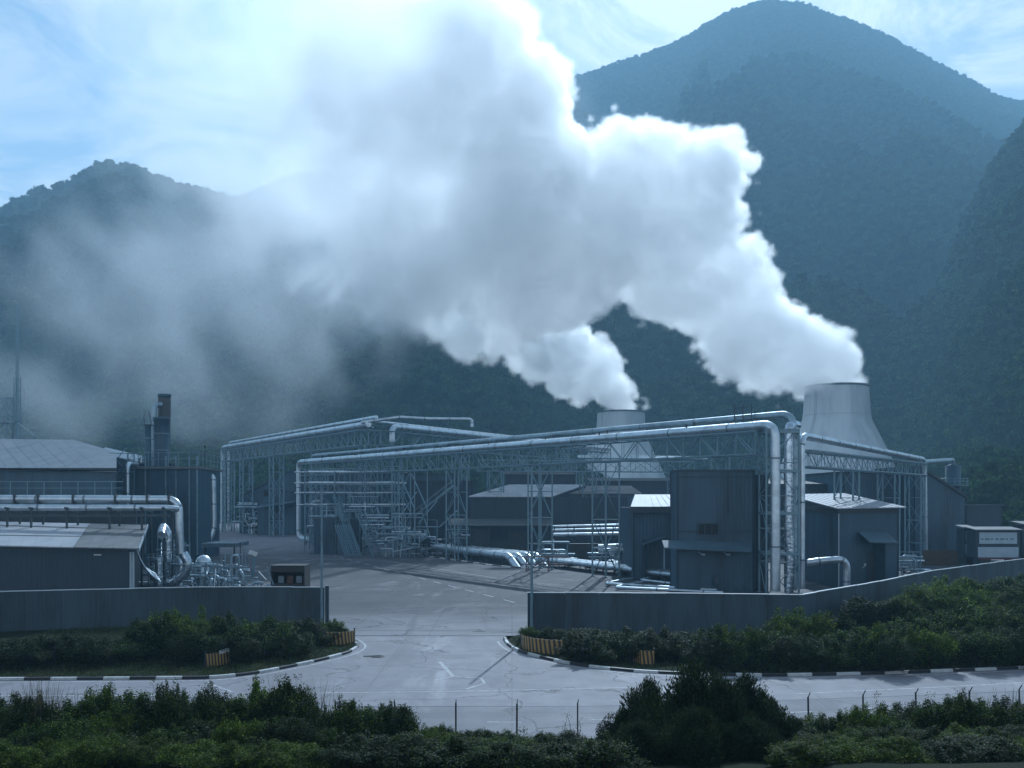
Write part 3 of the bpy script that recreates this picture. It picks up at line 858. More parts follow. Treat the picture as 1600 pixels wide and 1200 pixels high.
def plume_density(X, Y, Z):
    w1 = vnoise(X, Y, Z, 24, 1) * 5; w2 = vnoise(X, Y, Z, 24, 2) * 5; w3 = vnoise(X, Y, Z, 24, 3) * 5
    lowfade = 1.0
    sd = np.full(X.shape, 1e3, np.float32)
    for pl in (PL1, PL2):
        base = np.array(at(pl[0][0], pl[0][1], pl[0][3]))
        calm = np.clip(((X - base[0]) ** 2 + (Y - base[1]) ** 2 + (Z - base[2]) ** 2) / 900., 0.12, 1)
        for px, py, r, Yd in pl:
            c = at(px, py, Yd); R = r * Yd / F * .93
            sq = 1.0 if r < 70 or px < 480 else 1.45
            dd = np.sqrt((X + w1 * calm - c[0]) ** 2 + ((Y + w2 * calm - c[1]) * sq) ** 2 + (Z + w3 * calm - c[2]) ** 2) - R
            sd = np.minimum(sd, dd)
    left = sst(15, -125, X - np.clip(Z - 150, 0, 90) * .75)          # the steam thins as it drifts left
    act = (sd < 22) & (sd > -34)
    xa, ya, za = (X + w2 * .6)[act], (Y + w3 * .6)[act], (Z + w1 * .6)[act]
    b = np.zeros(xa.shape, np.float32)
    fade = 1 - .35 * left[act]
    for k, (s, a) in enumerate([(26, 10.0), (12, 9.0), (6, 6.0), (3, 3.4)]):
        c_, s__ = math.cos(.7 + k), math.sin(.7 + k)
        b = b + (cells(xa * c_ - za * s__, ya + .3 * k, xa * s__ + za * c_, s, 20 + k) - .63) * a * fade
    sd[act] = np.maximum(sd[act] + b, sd[act] - 9)
    soft = vnoise(X, Y, Z, 30, 50) * .6 + vnoise(X, Y, Z, 13, 51) * .4 + vnoise(X, Y, Z, 6, 52) * .25
    sd = sd + left * (-14 + soft * 24)
    width = 2.0 + left * 20
    d = np.clip(-sd / width, 0, 1)
    fine = vnoise(X + w1, Y, Z + w2, 9, 60) * .6 + vnoise(X - w2, Y, Z + w3, 4.5, 61) * .4
    d = d * (1 - left * .68 * sst(-.35, .45, soft + fine * .5))
    return d * (.165 * (1 - left) + .0105 * left)
steam_mat = volume_mat('steam', .64, (.998, .999, 1.0))
grid_volume('steam', 'bright billowing part of the two steam plumes close above the cooling towers', (0, 345, 44), (168, 538, 184), 1.05, lambda X, Y, Z: plume_density(X, Y, Z) * sst(1, 24, X), steam_mat)
grid_volume('steam', 'older softer steam drifting up and to the left, where the two plumes have merged', (-204, 312, 50), (26, 506, 246), 1.6, lambda X, Y, Z: plume_density(X, Y, Z) * (1 - sst(1, 24, X)), steam_mat)

def mist_density(X, Y, Z):
    px = 800 + X / Y * F; py = HZ - (Z - EYE) / Y * F
    n = vnoise(X, Y, Z, 46, 71) * .55 + vnoise(X, Y * .6, Z, 22, 72) * .4 + vnoise(X, Y, Z, 10, 73) * .25 + vnoise(X, Y, Z, 5, 74) * .12
    # body of mist: a lens leaning from the left foreground up to the plume
    cx, cz = -128, 104
    e = np.sqrt(((X - cx) / 205) ** 2 + ((Y - 425) / 98) ** 2 + ((Z - cz - (X - cx) * .3) / 92) ** 2)
    body = np.clip(1 - e, 0, 1)
    e2 = np.sqrt(((X + 82) / 34) ** 2 + ((Y - 420) / 30) ** 2 + ((Z - 118) / 42) ** 2)
    body = body + np.clip(1 - e2, 0, 1) * .7
    e3 = np.sqrt(((X + 160) / 14) ** 2 + ((Y - 380) / 22) ** 2 + ((Z - 72 - (X + 160) * -1.0) / 26) ** 2)
    n = n + vnoise(X + Z * .5, Y, Z * .45, 17, 75) * .45
    d = np.clip(body * 1.35 + n * 1.35 - .30, 0, 1) * np.clip(body * 4, 0, 1) + np.clip(1 - e3, 0, 1) * np.clip(n + .45, 0, 1) * 1.6
    return d * .0072
mist_mat = volume_mat('mist', .35, (.95, .97, 1.0))
grid_volume('mist', 'thin drifting mist veiling the left mountain', (-340, 324, 8), (70, 524, 215), 3.6, mist_density, mist_mat)

# haze over everything
hz = MB().box((-2600, -300, -1.4), (2600, 2750, 1060)).build('haze', volume_mat('haze', .15, (.50, .78, 1.0)))
hz.data.materials[0].node_tree.nodes['Principled Volume'].inputs['Density'].default_value = .00034
tag(hz, 'pale blue haze filling the valley', kind='stuff')
ORDN = ['first', 'second', 'third', 'fourth', 'fifth', 'sixth', 'seventh', 'eighth', 'ninth', 'tenth', 'eleventh', 'twelfth']
# ================================================================== BUILDING HELPERS
def ribbed(p0, p1, zb, h0, h1, pitch=.42, depth=.018):
    """profiled metal wall from p0 to p1 (plan), bottom zb, top h0..h1; ribs stand outwards (to the right of p0->p1)"""
    mb = MB()
    p0 = Vector((p0[0], p0[1], 0)); p1 = Vector((p1[0], p1[1], 0))
    d = p1 - p0; L = d.length; d.normalize(); nn = Vector((d.y, -d.x, 0))
    n = max(1, int(L / pitch)); st = L / n
    top, bot = [], []
    for i in range(n):
        for f_, o_ in ((0, 0), (.30, 0), (.42, depth), (.62, depth), (.74, 0)):
            s = (i + f_) * st
            p = p0 + d * s + nn * o_
            bot.append((p.x, p.y, zb)); top.append((p.x, p.y, h0 + (h1 - h0) * s / L))
    bot.append((p1.x, p1.y, zb)); top.append((p1.x, p1.y, h1))
    k = len(bot)
    mb.add(bot + top, [(i, i + 1, k + i + 1, k + i) for i in range(k - 1)])
    bb = [(v[0] - nn.x * .12, v[1] - nn.y * .12, v[2]) for v in (bot[0], bot[-1], top[-1], top[0])]
    mb.add(bb, [(3, 2, 1, 0)])
    mb.add([bot[0], bb[0], bb[3], top[0]], [(0, 1, 2, 3)]); mb.add([bot[-1], bb[1], bb[2], top[-1]], [(3, 2, 1, 0)])
    mb.add([top[0], top[-1], bb[2], bb[3]], [(0, 1, 2, 3)])
    return mb

def roof_sheet(a, b, c, d, t=.10, pitch=.9, rib=.05):
    """ribbed roof sheet: a-b is the eave, d-c the ridge (a below d, b below c)"""
    mb = MB()
    a, b, c, d = map(Vector, (a, b, c, d))
    mb.slab([a, b, c, d], t)
    n = max(1, int((b - a).length / pitch))
    nrm = (b - a).cross(d - a).normalized()
    if nrm.z < 0: nrm = -nrm
    for i in range(n + 1):
        f = i / n
        p = a.lerp(b, f) + nrm * .0; q = d.lerp(c, f)
        mb.bar(p + nrm * rib * .4, q + nrm * rib * .4, .07, rib)
    return mb

def shed(loc, label, corners, h, mat, cat='building', name='shed', h_list=None, skip=()):
    """walls only; corners counter-clockwise seen from above... each wall a part"""
    root = empty(name, (loc[0], loc[1], 0), label, cat)
    n = len(corners)
    hs = h_list or [h] * n
    for i in range(n):
        if i in skip: continue
        j = (i + 1) % n
        w = ribbed(corners[i], corners[j], -.05, hs[i], hs[j]).build('wall', mat, root)
        if (Vector(corners[j]) - Vector(corners[i])).length > 2:
            a = Vector((*corners[i], 0)); MB().box((a.x - .07, a.y - .07, 0), (a.x + .07, a.y + .07, hs[i])).build('corner_trim', M['clad_dark'], root)
    return root

def window(root, p0, dirx, w, h, z, panes=2, out=None, mat='trim'):
    """a framed window set proud of a wall; p0 plan point, dirx along the wall"""
    d = Vector((dirx[0], dirx[1], 0)).normalized(); o = out if out is not None else Vector((d.y, -d.x, 0))
    P0 = Vector((p0[0], p0[1], z)) + o * .05
    fr = MB(); t = .09
    def bx(s0, s1, z0, z1, dep=.12):
        q = [P0 + d * s0 + Vector((0, 0, z0)), P0 + d * s1 + Vector((0, 0, z0)), P0 + d * s1 + Vector((0, 0, z1)), P0 + d * s0 + Vector((0, 0, z1))]
        r_ = [v + o * dep for v in q]
        fr.add(q + r_, [(0, 1, 2, 3), (7, 6, 5, 4), (0, 4, 5, 1), (1, 5, 6, 2), (2, 6, 7, 3), (3, 7, 4, 0)])
    bx(0, w, 0, t); bx(0, w, h - t, h); bx(0, t, t, h - t); bx(w - t, w, t, h - t)
    for i in range(1, panes): bx(w * i / panes - t / 2, w * i / panes + t / 2, t, h - t)
    f = fr.build('window', M[mat], root)
    for i in range(panes):
        s0 = w * i / panes + t * .5; s1 = w * (i + 1) / panes - t * .5
        b = MB(); q = [P0 + o * .05 + d * s0 + Vector((0, 0, t)), P0 + o * .05 + d * s1 + Vector((0, 0, t)), P0 + o * .05 + d * s1 + Vector((0, 0, h - t)), P0 + o * .05 + d * s0 + Vector((0, 0, h - t))]
        r_ = [v - o * .03 for v in q]
        b.add(q + r_, [(3, 2, 1, 0), (4, 5, 6, 7), (0, 1, 5, 4), (2, 3, 7, 6)])
        me = b.mesh('pane', M['glass'], root.location)
        po = link_mesh('pane', me, f)
    return f

def pipe_run(label, pts, r, mat='pipe', bend=1.5, bands=4.0, cat='pipe', n=14, group=None, name='steam_pipe', band_r=1.045):
    """a jacketed pipe with its joint bands"""
    root = empty(name, pts[0], label, cat, group)
    path = fillet(pts, bend, 7)
    MB().tube(path, r, n).build('jacket', M[mat], root)
    # joint bands
    s = bands * .5; acc = 0
    for a, b in zip(path, path[1:]):
        L = (b - a).length; t = (b - a).normalized() if L > 0 else Vector((0, 0, 1))
        while acc + L >= s:
            p = a + t * (s - acc)
            MB().tube([p - t * .09, p + t * .09], r * band_r, n).build('joint_band', M['band'] if mat != 'foil' else M['pipe'], root)
            s += bands
        acc += L
    return root

def lattice_tower(root, cx, cy, w, d, z0, z1, step=3.0, ang=0, leg=.16, brace=.08, mat='steel'):
    """four legs, ring beams and X bracing as parts of root"""
    ca, sa = math.cos(ang), math.sin(ang)
    C4 = [Vector((cx + x * ca - y * sa, cy + x * sa + y * ca, 0)) for x, y in ((-w / 2, -d / 2), (w / 2, -d / 2), (w / 2, d / 2), (-w / 2, d / 2))]
    for c in C4:
        bar('leg', c + Vector((0, 0, z0)), c + Vector((0, 0, z1)), leg, M[mat], root)
        MB().box((c.x - .22, c.y - .22, z0 - .01), (c.x + .22, c.y + .22, z0 + .12)).build('foot', M['band'], root)
    n = max(1, round((z1 - z0) / step)); st = (z1 - z0) / n
    for k in range(n):
        za, zb = z0 + k * st, z0 + (k + 1) * st
        for i in range(4):
            a, b = C4[i], C4[(i + 1) % 4]
            up = Vector((0, 0, 1))
            bar('crossbar', a + up * (zb - .05), b + up * (zb - .05), brace, M[mat], root)
            if (k + i) % 2: a, b = b, a
            bar('brace', a + up * za, b + up * zb, brace * .8, M[mat], root)
            if i in (0, 2) and step > 3.4: bar('brace', b + up * za, a + up * zb, brace * .8, M[mat], root)
    return C4

def truss(root, p, q, w, z0, z1, panel=2.4, mat='steel', chord=.14, web=.07):
    """box truss from p to q (plan); returns the side direction"""
    p = Vector((p[0], p[1], 0)); q = Vector((q[0], q[1], 0)); d = (q - p); L = d.length; d.normalize(); s = Vector((-d.y, d.x, 0)) * w / 2
    lo, hi = Vector((0, 0, z0)), Vector((0, 0, z1))
    nseg = max(1, round(L / 24))
    for sg in (-1, 1):
        for k in range(nseg):
            a = p + d * L * k / nseg + s * sg; b = p + d * L * (k + 1) / nseg + s * sg
            bar('chord', a + lo, b + lo, chord, M[mat], root); bar('chord', a + hi, b + hi, chord, M[mat], root)
    n = max(1, round(L / panel))
    for i in range(n + 1):
        c = p + d * L * i / n
        for sg in (-1, 1):
            bar('post', c + s * sg + lo, c + s * sg + hi, web, M[mat], root)
            if i < n:
                c2 = p + d * L * (i + 1) / n
                u, v = (lo, hi) if (i + (sg > 0)) % 2 else (hi, lo)
                bar('diagonal', c + s * sg + u, c2 + s * sg + v, web, M[mat], root)
        bar('crossbar', c - s + hi, c + s + hi, web * 1.3, M[mat], root)
        bar('crossbar', c - s + lo, c + s + lo, web, M[mat], root)
        if i < n: bar('diagonal', c - s + lo, p + d * L * (i + 1) / n + s + lo, web * .8, M[mat], root)
    return s.normalized()

# ================================================================== COOLING TOWERS
def cooling_tower(loc, label, lab2):
    root = empty('cooling_tower', loc, label, 'cooling tower', 'cooling towers giving off steam')
    prof = [(30, 0), (29.2, 6), (26.6, 13), (23.6, 20), (20.5, 27), (17.6, 33), (15.2, 38), (13.6, 41.5), (13.2, 44), (12.8, 50), (12.5, 54.6)]
    MB().lathe([(r, z) for r, z in prof], 72, c=loc).build('shell', M['fan'], root)
    MB().lathe([(12.5, 54.6), (12.85, 54.7), (12.9, 55.4), (12.2, 55.5), (12.0, 50), (12.4, 44), (14.2, 36), (14.2, 34)], 72, c=loc).build('rim', M['fan_dark'], root)
    MB().lathe([(13.3, 43.2), (13.42, 43.3), (13.4, 43.7), (13.22, 43.8)], 72, c=loc).build('stiffener_ring', M['fan'], root)
    MB().lathe([(0, 36), (14.3, 36)], 36, c=loc).build('fan_deck', M['fan_dark'], root)
    for k in range(36):      # vertical lap seams of the shell
        a = 2 * math.pi * k / 36
        pts = [(loc[0] + (r + .05) * math.cos(a), loc[1] + (r + .05) * math.sin(a), loc[2] + z) for r, z in prof[2:]]
        MB().tube(pts, .035, 4, cap=False).build('seam', M['fan'], root)
    # ladder
    a = math.radians(215); ld = MB()
    for dx in (-.3, .3):
        ld.tube([(loc[0] + (r + .45) * math.cos(a) + dx, loc[1] + (r + .45) * math.sin(a), loc[2] + z) for r, z in prof[5:]], .06, 5)
    ld.build('ladder', M['band'], root)
    return root
cooling_tower((133.2, 394, 0), 'larger looking white cooling tower with flared base at the right', 0)
cooling_tower((58.2, 513, 0), 'smaller looking white cooling tower behind the long pipes, second plume rising from it', 0)

# ================================================================== BOUNDARY WALLS
def boundary(line, label, z1, seg=2.4):
    root = empty('boundary_wall', (line[0][0], line[0][1], 0), label, 'wall')
    pts = [Vector((x, y, 0)) for x, y in line]
    acc = [0]
    for a, b in zip(pts, pts[1:]): acc.append(acc[-1] + (b - a).length)
    def pt(s):
        for i in range(len(pts) - 1):
            if s <= acc[i + 1] or i == len(pts) - 2:
                return pts[i].lerp(pts[i + 1], (s - acc[i]) / (acc[i + 1] - acc[i]))
    rnd = random.Random(9)
    n = round(acc[-1] / seg); s_ = acc[-1] / n
    for i in range(n):
        a, b = pt(i * s_ + .01), pt((i + 1) * s_ - .01)
        t = (b - a).normalized(); nn = Vector((t.y, -t.x, 0)) * rnd.uniform(-.012, .012)
        h = z1 + rnd.uniform(-.015, .015)
        ribbed((a + nn)[:2], (b + nn)[:2], -.05, h, h, .3, .018).build('wall_panel', M['wall'], root)
        up = Vector((0, 0, h + .03))
        bar('coping', a - t * .02 + up, b + t * .02 + up, .20, M['cap'], root, .06)
        p = pt(i * s_) - Vector((t.y, -t.x, 0)) * .2
        bar('post', p, p + Vector((0, 0, z1 - .1)), .12, M['steel'], root)
    return root
boundary([p for p in [(-60, 67.2)] + WALL_L[1:]], 'long blue-grey sheet boundary wall on the left of the gateway', 2.98)
boundary(WALL_R, 'long blue-grey sheet boundary wall on the right of the gateway, curving away uphill', 3.0)
# gate posts and lamp poles
def pole(x, y, h, label, r=.09, cat='pole', name='lamp_pole', arm=0):
    root = empty(name, (x, y, 0), label, cat)
    MB().tube([(x, y, 0), (x, y, h * .5), (x, y, h)], [r, r * .8, r * .6], 10).build('mast', M['steel'], root)
    MB().box((x - r * 2.2, y - r * 2.2, 0), (x + r * 2.2, y + r * 2.2, .06)).build('base_plate', M['band'], root)
    MB().box((x - .06, y - .28, h - .08), (x + .06, y + .02, h + .02)).build('head', M['band'], root)
    return root
pole(1.42, 69.2, 12.3, 'tall thin steel pole at the end of the right boundary wall', .11)
pole(-14.55, 73.4, 10.5, 'tall thin steel pole at the end of the left boundary wall', .11)
gp = empty('gate_post', (-14.25, 74.3, 0), 'dark square gate post closing the left wall', 'gate post')
bar('post', (-14.25, 74.0, 0), (-14.25, 74.0, 3.1), .26, M['clad_dark'], gp); bar('cap', (-14.25, 74.0, 3.1), (-14.25, 74.0, 3.16), .34, M['band'], gp)
gp = empty('gate_post', (1.3, 69.75, 0), 'dark square gate post closing the right wall', 'gate post')
bar('post', (1.25, 69.75, 0), (1.25, 69.75, 3.0), .24, M['clad_dark'], gp); bar('cap', (1.25, 69.75, 3.0), (1.25, 69.75, 3.06), .32, M['band'], gp)

# ================================================================== PIPE BRIDGES
# near bridge, from the tall corner tower back to the far left
NA, NB = Vector((27.2, 97.8, 0)), Vector((-44.6, 203, 0))
nd = (NB - NA).normalized(); ns = Vector((nd.y, -nd.x, 0))    # ns points away to the left/back side or front
if ns.y > 0: ns = -ns                                          # towards the viewer
rk = empty('pipe_bridge', (NA.x, NA.y, 0), 'long lattice pipe bridge carrying the thick pipes across the front of the plant', 'pipe bridge')
truss(rk, (NA + nd * 2)[:2], (NB - nd * 3)[:2], 2.6, 14.4, 16.75, 2.6, web=.075)
for t_ in (.055, .215, .325, .50, .645, .80, .95):
    c = NA.lerp(NB, t_)
    lattice_tower(rk, c.x, c.y, 2.6, 2.2, 0, 14.35, 3.2, math.atan2(nd.y, nd.x), leg=.20, brace=.10)
# raking braces of the portal at the left
c = NA.lerp(NB, .645)
for s_ in (-1, 1):
    o_ = ns * 1.2 * s_
    bar('raking_brace', c + o_ - nd * 1.4 + Vector((0, 0, 14)), c + o_ - nd * 7 + Vector((0, 0, 8)), .16, M['steel'], rk)
    bar('raking_brace', c + o_ - nd * 7 + Vector((0, 0, 8)), c + o_ - nd * 1.4 + Vector((0, 0, 1)), .16, M['steel'], rk)
    bar('post', c + o_ - nd * 7 + Vector((0, 0, 0)), c + o_ - nd * 7 + Vector((0, 0, 14.4)), .16, M['steel'], rk)
def along(A, B, t, side=0, z=0, S=None):
    p = A.lerp(B, t) + (S if S is not None else ns) * side
    return Vector((p.x, p.y, z))
def two(A, B, t0, t1, side, z, S=None):
    return along(A, B, t0, side, z, S), along(A, B, t1, side, z, S)
a, b = two(NA, NB, 0, 1, .55, 17.3)
pipe_run('thickest silver pipe along the front of the long bridge, dropping down at both ends', [Vector((a.x, a.y, .4)), a, b, Vector((b.x, b.y, 1.2)), Vector((b.x + 5, b.y - 3, 1.0))], .51, 'pipe', 1.5, 9)
a, b = two(NA, NB, 0, .97, -.85, 18.55)
a = a + Vector((1.0, .2, 0))
pipe_run('slimmer silver pipe running behind and above the thickest pipe on the long bridge', [Vector((a.x, a.y, .4)), a, b, Vector((b.x, b.y, 14))], .34, 'pipe_dull', 1.6, 9)
a, b = two(NA, NB, .04, .93, -.2, 17.0)
pipe_run('thin pipe lying inside the long bridge on its top chords', [a, b], .13, 'pipe', .5, 12, n=8)
# clamps over the pipes
for i, t_ in enumerate((.10, .22, .31, .42, .53, .65, .78, .9)):
    c = NA.lerp(NB, t_)
    bar('clamp', c + ns * .55 + Vector((0, 0, 16.8)), c + ns * .55 + Vector((0, 0, 18.05)), .10, M['steel_dark'], rk, 1.2)
    bar('clamp', c - ns * .75 + Vector((0, 0, 16.8)), c - ns * .75 + Vector((0, 0, 18.45)), .10, M['steel_dark'], rk, .8)
# railing stub over the corner
c0 = NA.lerp(NB, .055)
for k in (0, 1.2, 2.4):
    bar('rail_post', c0 + nd * (k - 2.2) - ns * 1.3 + Vector((0, 0, 16.8)), c0 + nd * (k - 2.2) - ns * 1.3 + Vector((0, 0, 20.0)), .08, M['steel_dark'], rk)
for z_ in (18.7, 19.6):
    bar('rail', c0 + nd * -2.2 - ns * 1.3 + Vector((0, 0, z_)), c0 + nd * .2 - ns * 1.3 + Vector((0, 0, z_)), .06, M['steel_dark'], rk)

# right bridge, from the corner tower back to the right
RA, RB = Vector((29.4, 100.5, 0)), Vector((60.0, 142, 0))
rd = (RB - RA).normalized(); rs = Vector((rd.y, -rd.x, 0))
if rs.y > 0: rs = -rs
rb = empty('pipe_bridge', (RA.x, RA.y, 0), 'lattice pipe bridge running back to the right from the corner pipe tower', 'pipe bridge')
truss(rb, (RA + rd * 1.5)[:2], RB[:2], 2.6, 13.2, 14.9, 2.3, web=.07)
for t_ in (.35, .70, .97):
    c = RA.lerp(RB, t_)
    lattice_tower(rb, c.x, c.y, 2.4, 2.2, 0, 13.2, 3.3, math.atan2(rd.y, rd.x), leg=.18, brace=.09)
for k, (sd, z, r, m_) in enumerate(((.95, 15.5, .34, 'pipe'), (.15, 15.6, .34, 'pipe'), (-.65, 15.7, .30, 'pipe_dull'))):
    a, b = two(RA, RB, 0, 1.0, sd, z, rs)
    a2 = along(RA, RB, -.005, sd, 17.3, rs)
    pts = [Vector((a.x, a.y, .4 if k else .4)), Vector((a.x, a.y, z + .9)), b]
    if k == 0: pts += [Vector((b.x + .3, b.y + .4, 2.0))]
    if k == 2: pts += [b + Vector((5.5, 9, -.5)), b + Vector((5.5, 9, -3))]
    pipe_run(('front pipe of the three on the right bridge, bending down at its far end', 'middle pipe of the three on the right bridge', 'rear pipe on the right bridge running on to the small silo')[k], pts, r, m_, 1.4, 6)
# corner tower around the risers
ct = empty('pipe_tower', (27.45, 99.0, 0), 'tall steel corner tower enclosing the bundle of shiny vertical pipes', 'pipe tower')
C4 = lattice_tower(ct, 27.45, 98.8, 3.3, 2.8, 0, 16.9, 3.4, 0, leg=.17, brace=.10)
for z_ in (4.2, 8.3, 12.6, 16.6):
    for i in range(4):
        a, b = C4[i], C4[(i + 1) % 4]
        bar('collar', a + Vector((0, 0, z_)), b + Vector((0, 0, z_)), .16, M['steel'], ct, .3)
pipe_run('crumpled foil-wrapped riser at the front of the corner pipe tower', [(28.5, 98.9, .2), (28.5, 98.9, 7), (28.6, 98.95, 12), (28.5, 99.0, 16.4)], .36, 'foil', 1, 3.2)
pipe_run('shiny bulging riser on the right of the corner pipe tower', [(28.2, 97.8, .2), (28.35, 97.8, 4), (28.15, 97.8, 7.5), (28.2, 97.9, 17.4), (29.6, 99.6, 17.4)], .46, 'foil', 1.2, 3.6)
pipe_run('silver pipe leaving the foot of the corner tower and bending down by the shed', [(29.8, 97.0, 3.3), (31.0, 96.8, 3.5), (33.9, 97.2, 3.7), (33.9, 97.2, .0)], .36, 'pipe', 1.1, 2.4)

# far left bridge, higher
LA, LB = Vector((-28.5, 190, 0)), Vector((-83, 278, 0))
ld_ = (LB - LA).normalized(); ls = Vector((ld_.y, -ld_.x, 0))
if ls.y > 0: ls = -ls
lb = empty('pipe_bridge', (LA.x, LA.y, 0), 'high far lattice bridge on the left, pipes rising towards the middle', 'pipe bridge')
truss(lb, LA[:2], LB[:2], 3, 20.2, 23.2, 3.4, chord=.2, web=.12)
for t_ in (.0, .26, .55, .80, .97):
    c = LA.lerp(LB, t_)
    lattice_tower(lb, c.x, c.y, 3.2, 2.6, 0, 20.2, 4.2, math.atan2(ld_.y, ld_.x), leg=.28, brace=.15)
for k, (sd, z, r, m_) in enumerate(((.8, 24.2, .62, 'pipe'), (-.9, 25.6, .38, 'pipe'), (-.1, 23.6, .2, 'pipe_dull'))):
    a, b = two(LA, LB, -.02, 1.0, sd, z, ls)
    pts = [a, b] + ([Vector((b.x, b.y, 1.0))] if k < 2 else [])
    pipe_run(('thick front pipe on the high far left bridge, dropping at its left end', 'rear pipe on the high far left bridge', 'thin pipe tucked between the two on the high far left bridge')[k], pts, r, m_, 2.2, 11)
# continuation of that bridge to the right, beyond the near bridge
MA, MBp = Vector((-27, 189, 0)), Vector((28, 285, 0))
md_ = (MBp - MA).normalized(); ms = Vector((md_.y, -md_.x, 0))
if ms.y > 0: ms = -ms
mbg = empty('pipe_bridge', (MA.x, MA.y, 0), 'high far lattice bridge in the middle, its pipes falling away to the right', 'pipe bridge')
truss(mbg, MA[:2], MBp[:2], 3, 20.2, 23.0, 3.6, chord=.2, web=.12)
for t_ in (.05, .28, .52, .78):
    c = MA.lerp(MBp, t_)
    lattice_tower(mbg, c.x, c.y, 3.2, 2.6, 0, 20.2, 4.2, math.atan2(md_.y, md_.x), leg=.26, brace=.15)
for k, (sd, z, r, t0) in enumerate(((.9, 24.0, .62, .04), (-.2, 24.6, .45, .10), (-1.0, 24.9, .3, .0))):
    a, b = two(MA, MBp, t0, 1.0, sd, z, ms)
    pts = [a - md_ * 0 + Vector((0, 0, -3)), a, b] if k == 0 else [a, b]
    pipe_run(('thick silver pipe on the middle high bridge with a bent end', 'second pipe on the middle high bridge', 'thin top pipe on the middle high bridge')[k], pts, r, 'pipe', 1.6, 10)
pipe_run('short silver loop of pipe crossing over where the two high bridges meet', [(-29.5, 188, 24.5), (-22, 188.5, 25.6), (-17, 190, 25.4), (-8, 192, 25.5), (-8.0, 192, 24)], .32, 'pipe', 1.2, 5)
# a second right-hand bridge far behind the corner
FA, FB = Vector((22, 150, 0)), Vector((52, 205, 0))
fb = empty('pipe_bridge', (FA.x, FA.y, 0), 'lattice bridge seen through the legs of the long bridge near the small cooling tower', 'pipe bridge')
truss(fb, (-6, 172), (34, 182), 2.6, 14.6, 16.6, 3.0, web=.09)
for x_, y_ in ((-3, 172.8), (14, 177), (31, 181.2)):
    lattice_tower(fb, x_, y_, 2.6, 2.4, 0, 14.6, 3.6, .2, leg=.2, brace=.12)
for k, dy in enumerate((-.7, .3, 1.1)):
    pipe_run(('front', 'middle', 'rear')[k] + ' silver pipe on the bridge seen through the legs of the long bridge', [(12, 176.4 + dy, 17.1 + .2 * k), (37, 182.8 + dy, 17.1 + .2 * k)], .2, 'pipe_dull', .5, 7, n=8)

# horizontal pipe racks low behind the near bridge, left part (several levels of lit pipes)
lr = empty('low_pipe_rack', (-30, 178, 0), 'low steel rack stacked with thin bright pipes below the left end of the long bridge', 'pipe rack')
for x_ in (-38, -32.5, -27, -21.5):
    for y_ in (176, 180):
        bar('post', (x_, y_, 0), (x_, y_, 15.2), .18, M['steel'], lr)
    for z_ in (8.2, 10.4, 12.2, 14.2):
        bar('crossbar', (x_, 176, z_), (x_, 180, z_), .14, M['steel'], lr)
    bar('brace', (x_, 176, 1), (x_, 180, 8), .1, M['steel'], lr)
for x0_, x1_ in ((-38, -32.5), (-32.5, -27), (-27, -21.5)):
    for z_ in (8.2, 12.2, 15.1):
        bar('beam', (x0_, 176, z_), (x1_, 176, z_), .14, M['steel'], lr)
    bar('brace', (x0_, 176, 8.2), (x1_, 176, 12.2), .09, M['steel'], lr); bar('brace', (x1_, 176, 8.2), (x0_, 176, 12.2), .09, M['steel'], lr)
zl = [(14.5, 176.4), (14.5, 177.6), (14.6, 179), (12.5, 176.5), (12.5, 177.9), (12.6, 179.2), (10.7, 176.6), (10.7, 178.6), (8.5, 176.5), (8.5, 178)]
nm_ = ['uppermost', 'upper', 'middle', 'lower']
for k, (z_, y_) in enumerate(zl):
    lev = nm_[0 if z_ > 14 else 1 if z_ > 12 else 2 if z_ > 10 else 3]
    pipe_run('thin bright pipe on the %s shelf of the low rack, %s' % (lev, ('at the front', 'just behind the front', 'at the back', 'at the very back')[(int((y_ - 176) > .9) + int((y_ - 176) > 1.95) + int((y_ - 176) > 2.8))]),
             [(-40 + (k % 3), y_, z_), (-19.5 - (k % 2) * 2, y_, z_)], .13 + .05 * (k % 3), 'pipe', .3, 5, n=8, group='thin pipes on the low rack')

# ================================================================== BUILDINGS, right side
# tall narrow block
X0, X1, YB = at(1058, 900, 100.5).x, at(1178, 900, 100.5).x, 100.5
tb = shed((X0, YB), 'tall flat-faced windowed block beside the corner pipe tower', [(X0, YB), (X1, YB), (X1, YB + 4), (X0, YB + 4)], 12.6, M['clad'], 'building', 'tower_block')
MB().box((X0 - .12, YB - .12, 12.6), (X1 + .12, YB + 4.1, 12.82)).build('roof', M['clad_dark'], tb)
ann = MB().box((X1 + .1, YB + .9, 0), (X1 + 1.75, YB + 8.0, 12.3)).build('side_bay', M['clad_dark'], tb)
fr = window(tb, (at(1090, 826, YB).x, YB), (1, 0), 2.2, 1.25, at(1090, 836, YB).z, 3, mat='trim')
for k in range(3):
    xx = at(1092 + k * 11.5, 826, YB).x
aw = MB().slab([(X0 - 1.6, YB - 1.5, 4.75), (X1 - .6, YB - 1.5, 4.35), (X1 - .2, YB - .05, 5.2), (X0 - 1.6, YB - .05, 5.45)], .12).build('canopy', M['clad_pale'], tb)
for k in range(2):
    xx = X0 + 2.2 + 2.6 * k
    MB().bar((xx, YB - .06, 4.2), (xx + .35, YB - .5, 4.0), .08).box((xx + .2, YB - .7, 3.9), (xx + .6, YB - .4, 4.05)).build('wall_lamp', M['white_trim'], tb)
MB().box((X0 + 3.8, YB - .35, .8), (X0 + 4.25, YB - .03, 1.6)).build('meter_box', M['trim'], tb)
MB().tube(fillet([(X0 + 5.3, YB - .12, 12.5), (X0 + 5.3, YB - .12, 8.6), (X0 + 5.5, YB - .12, 8.3)], .2), .06, 6).build('cable_duct', M['trim'], tb)
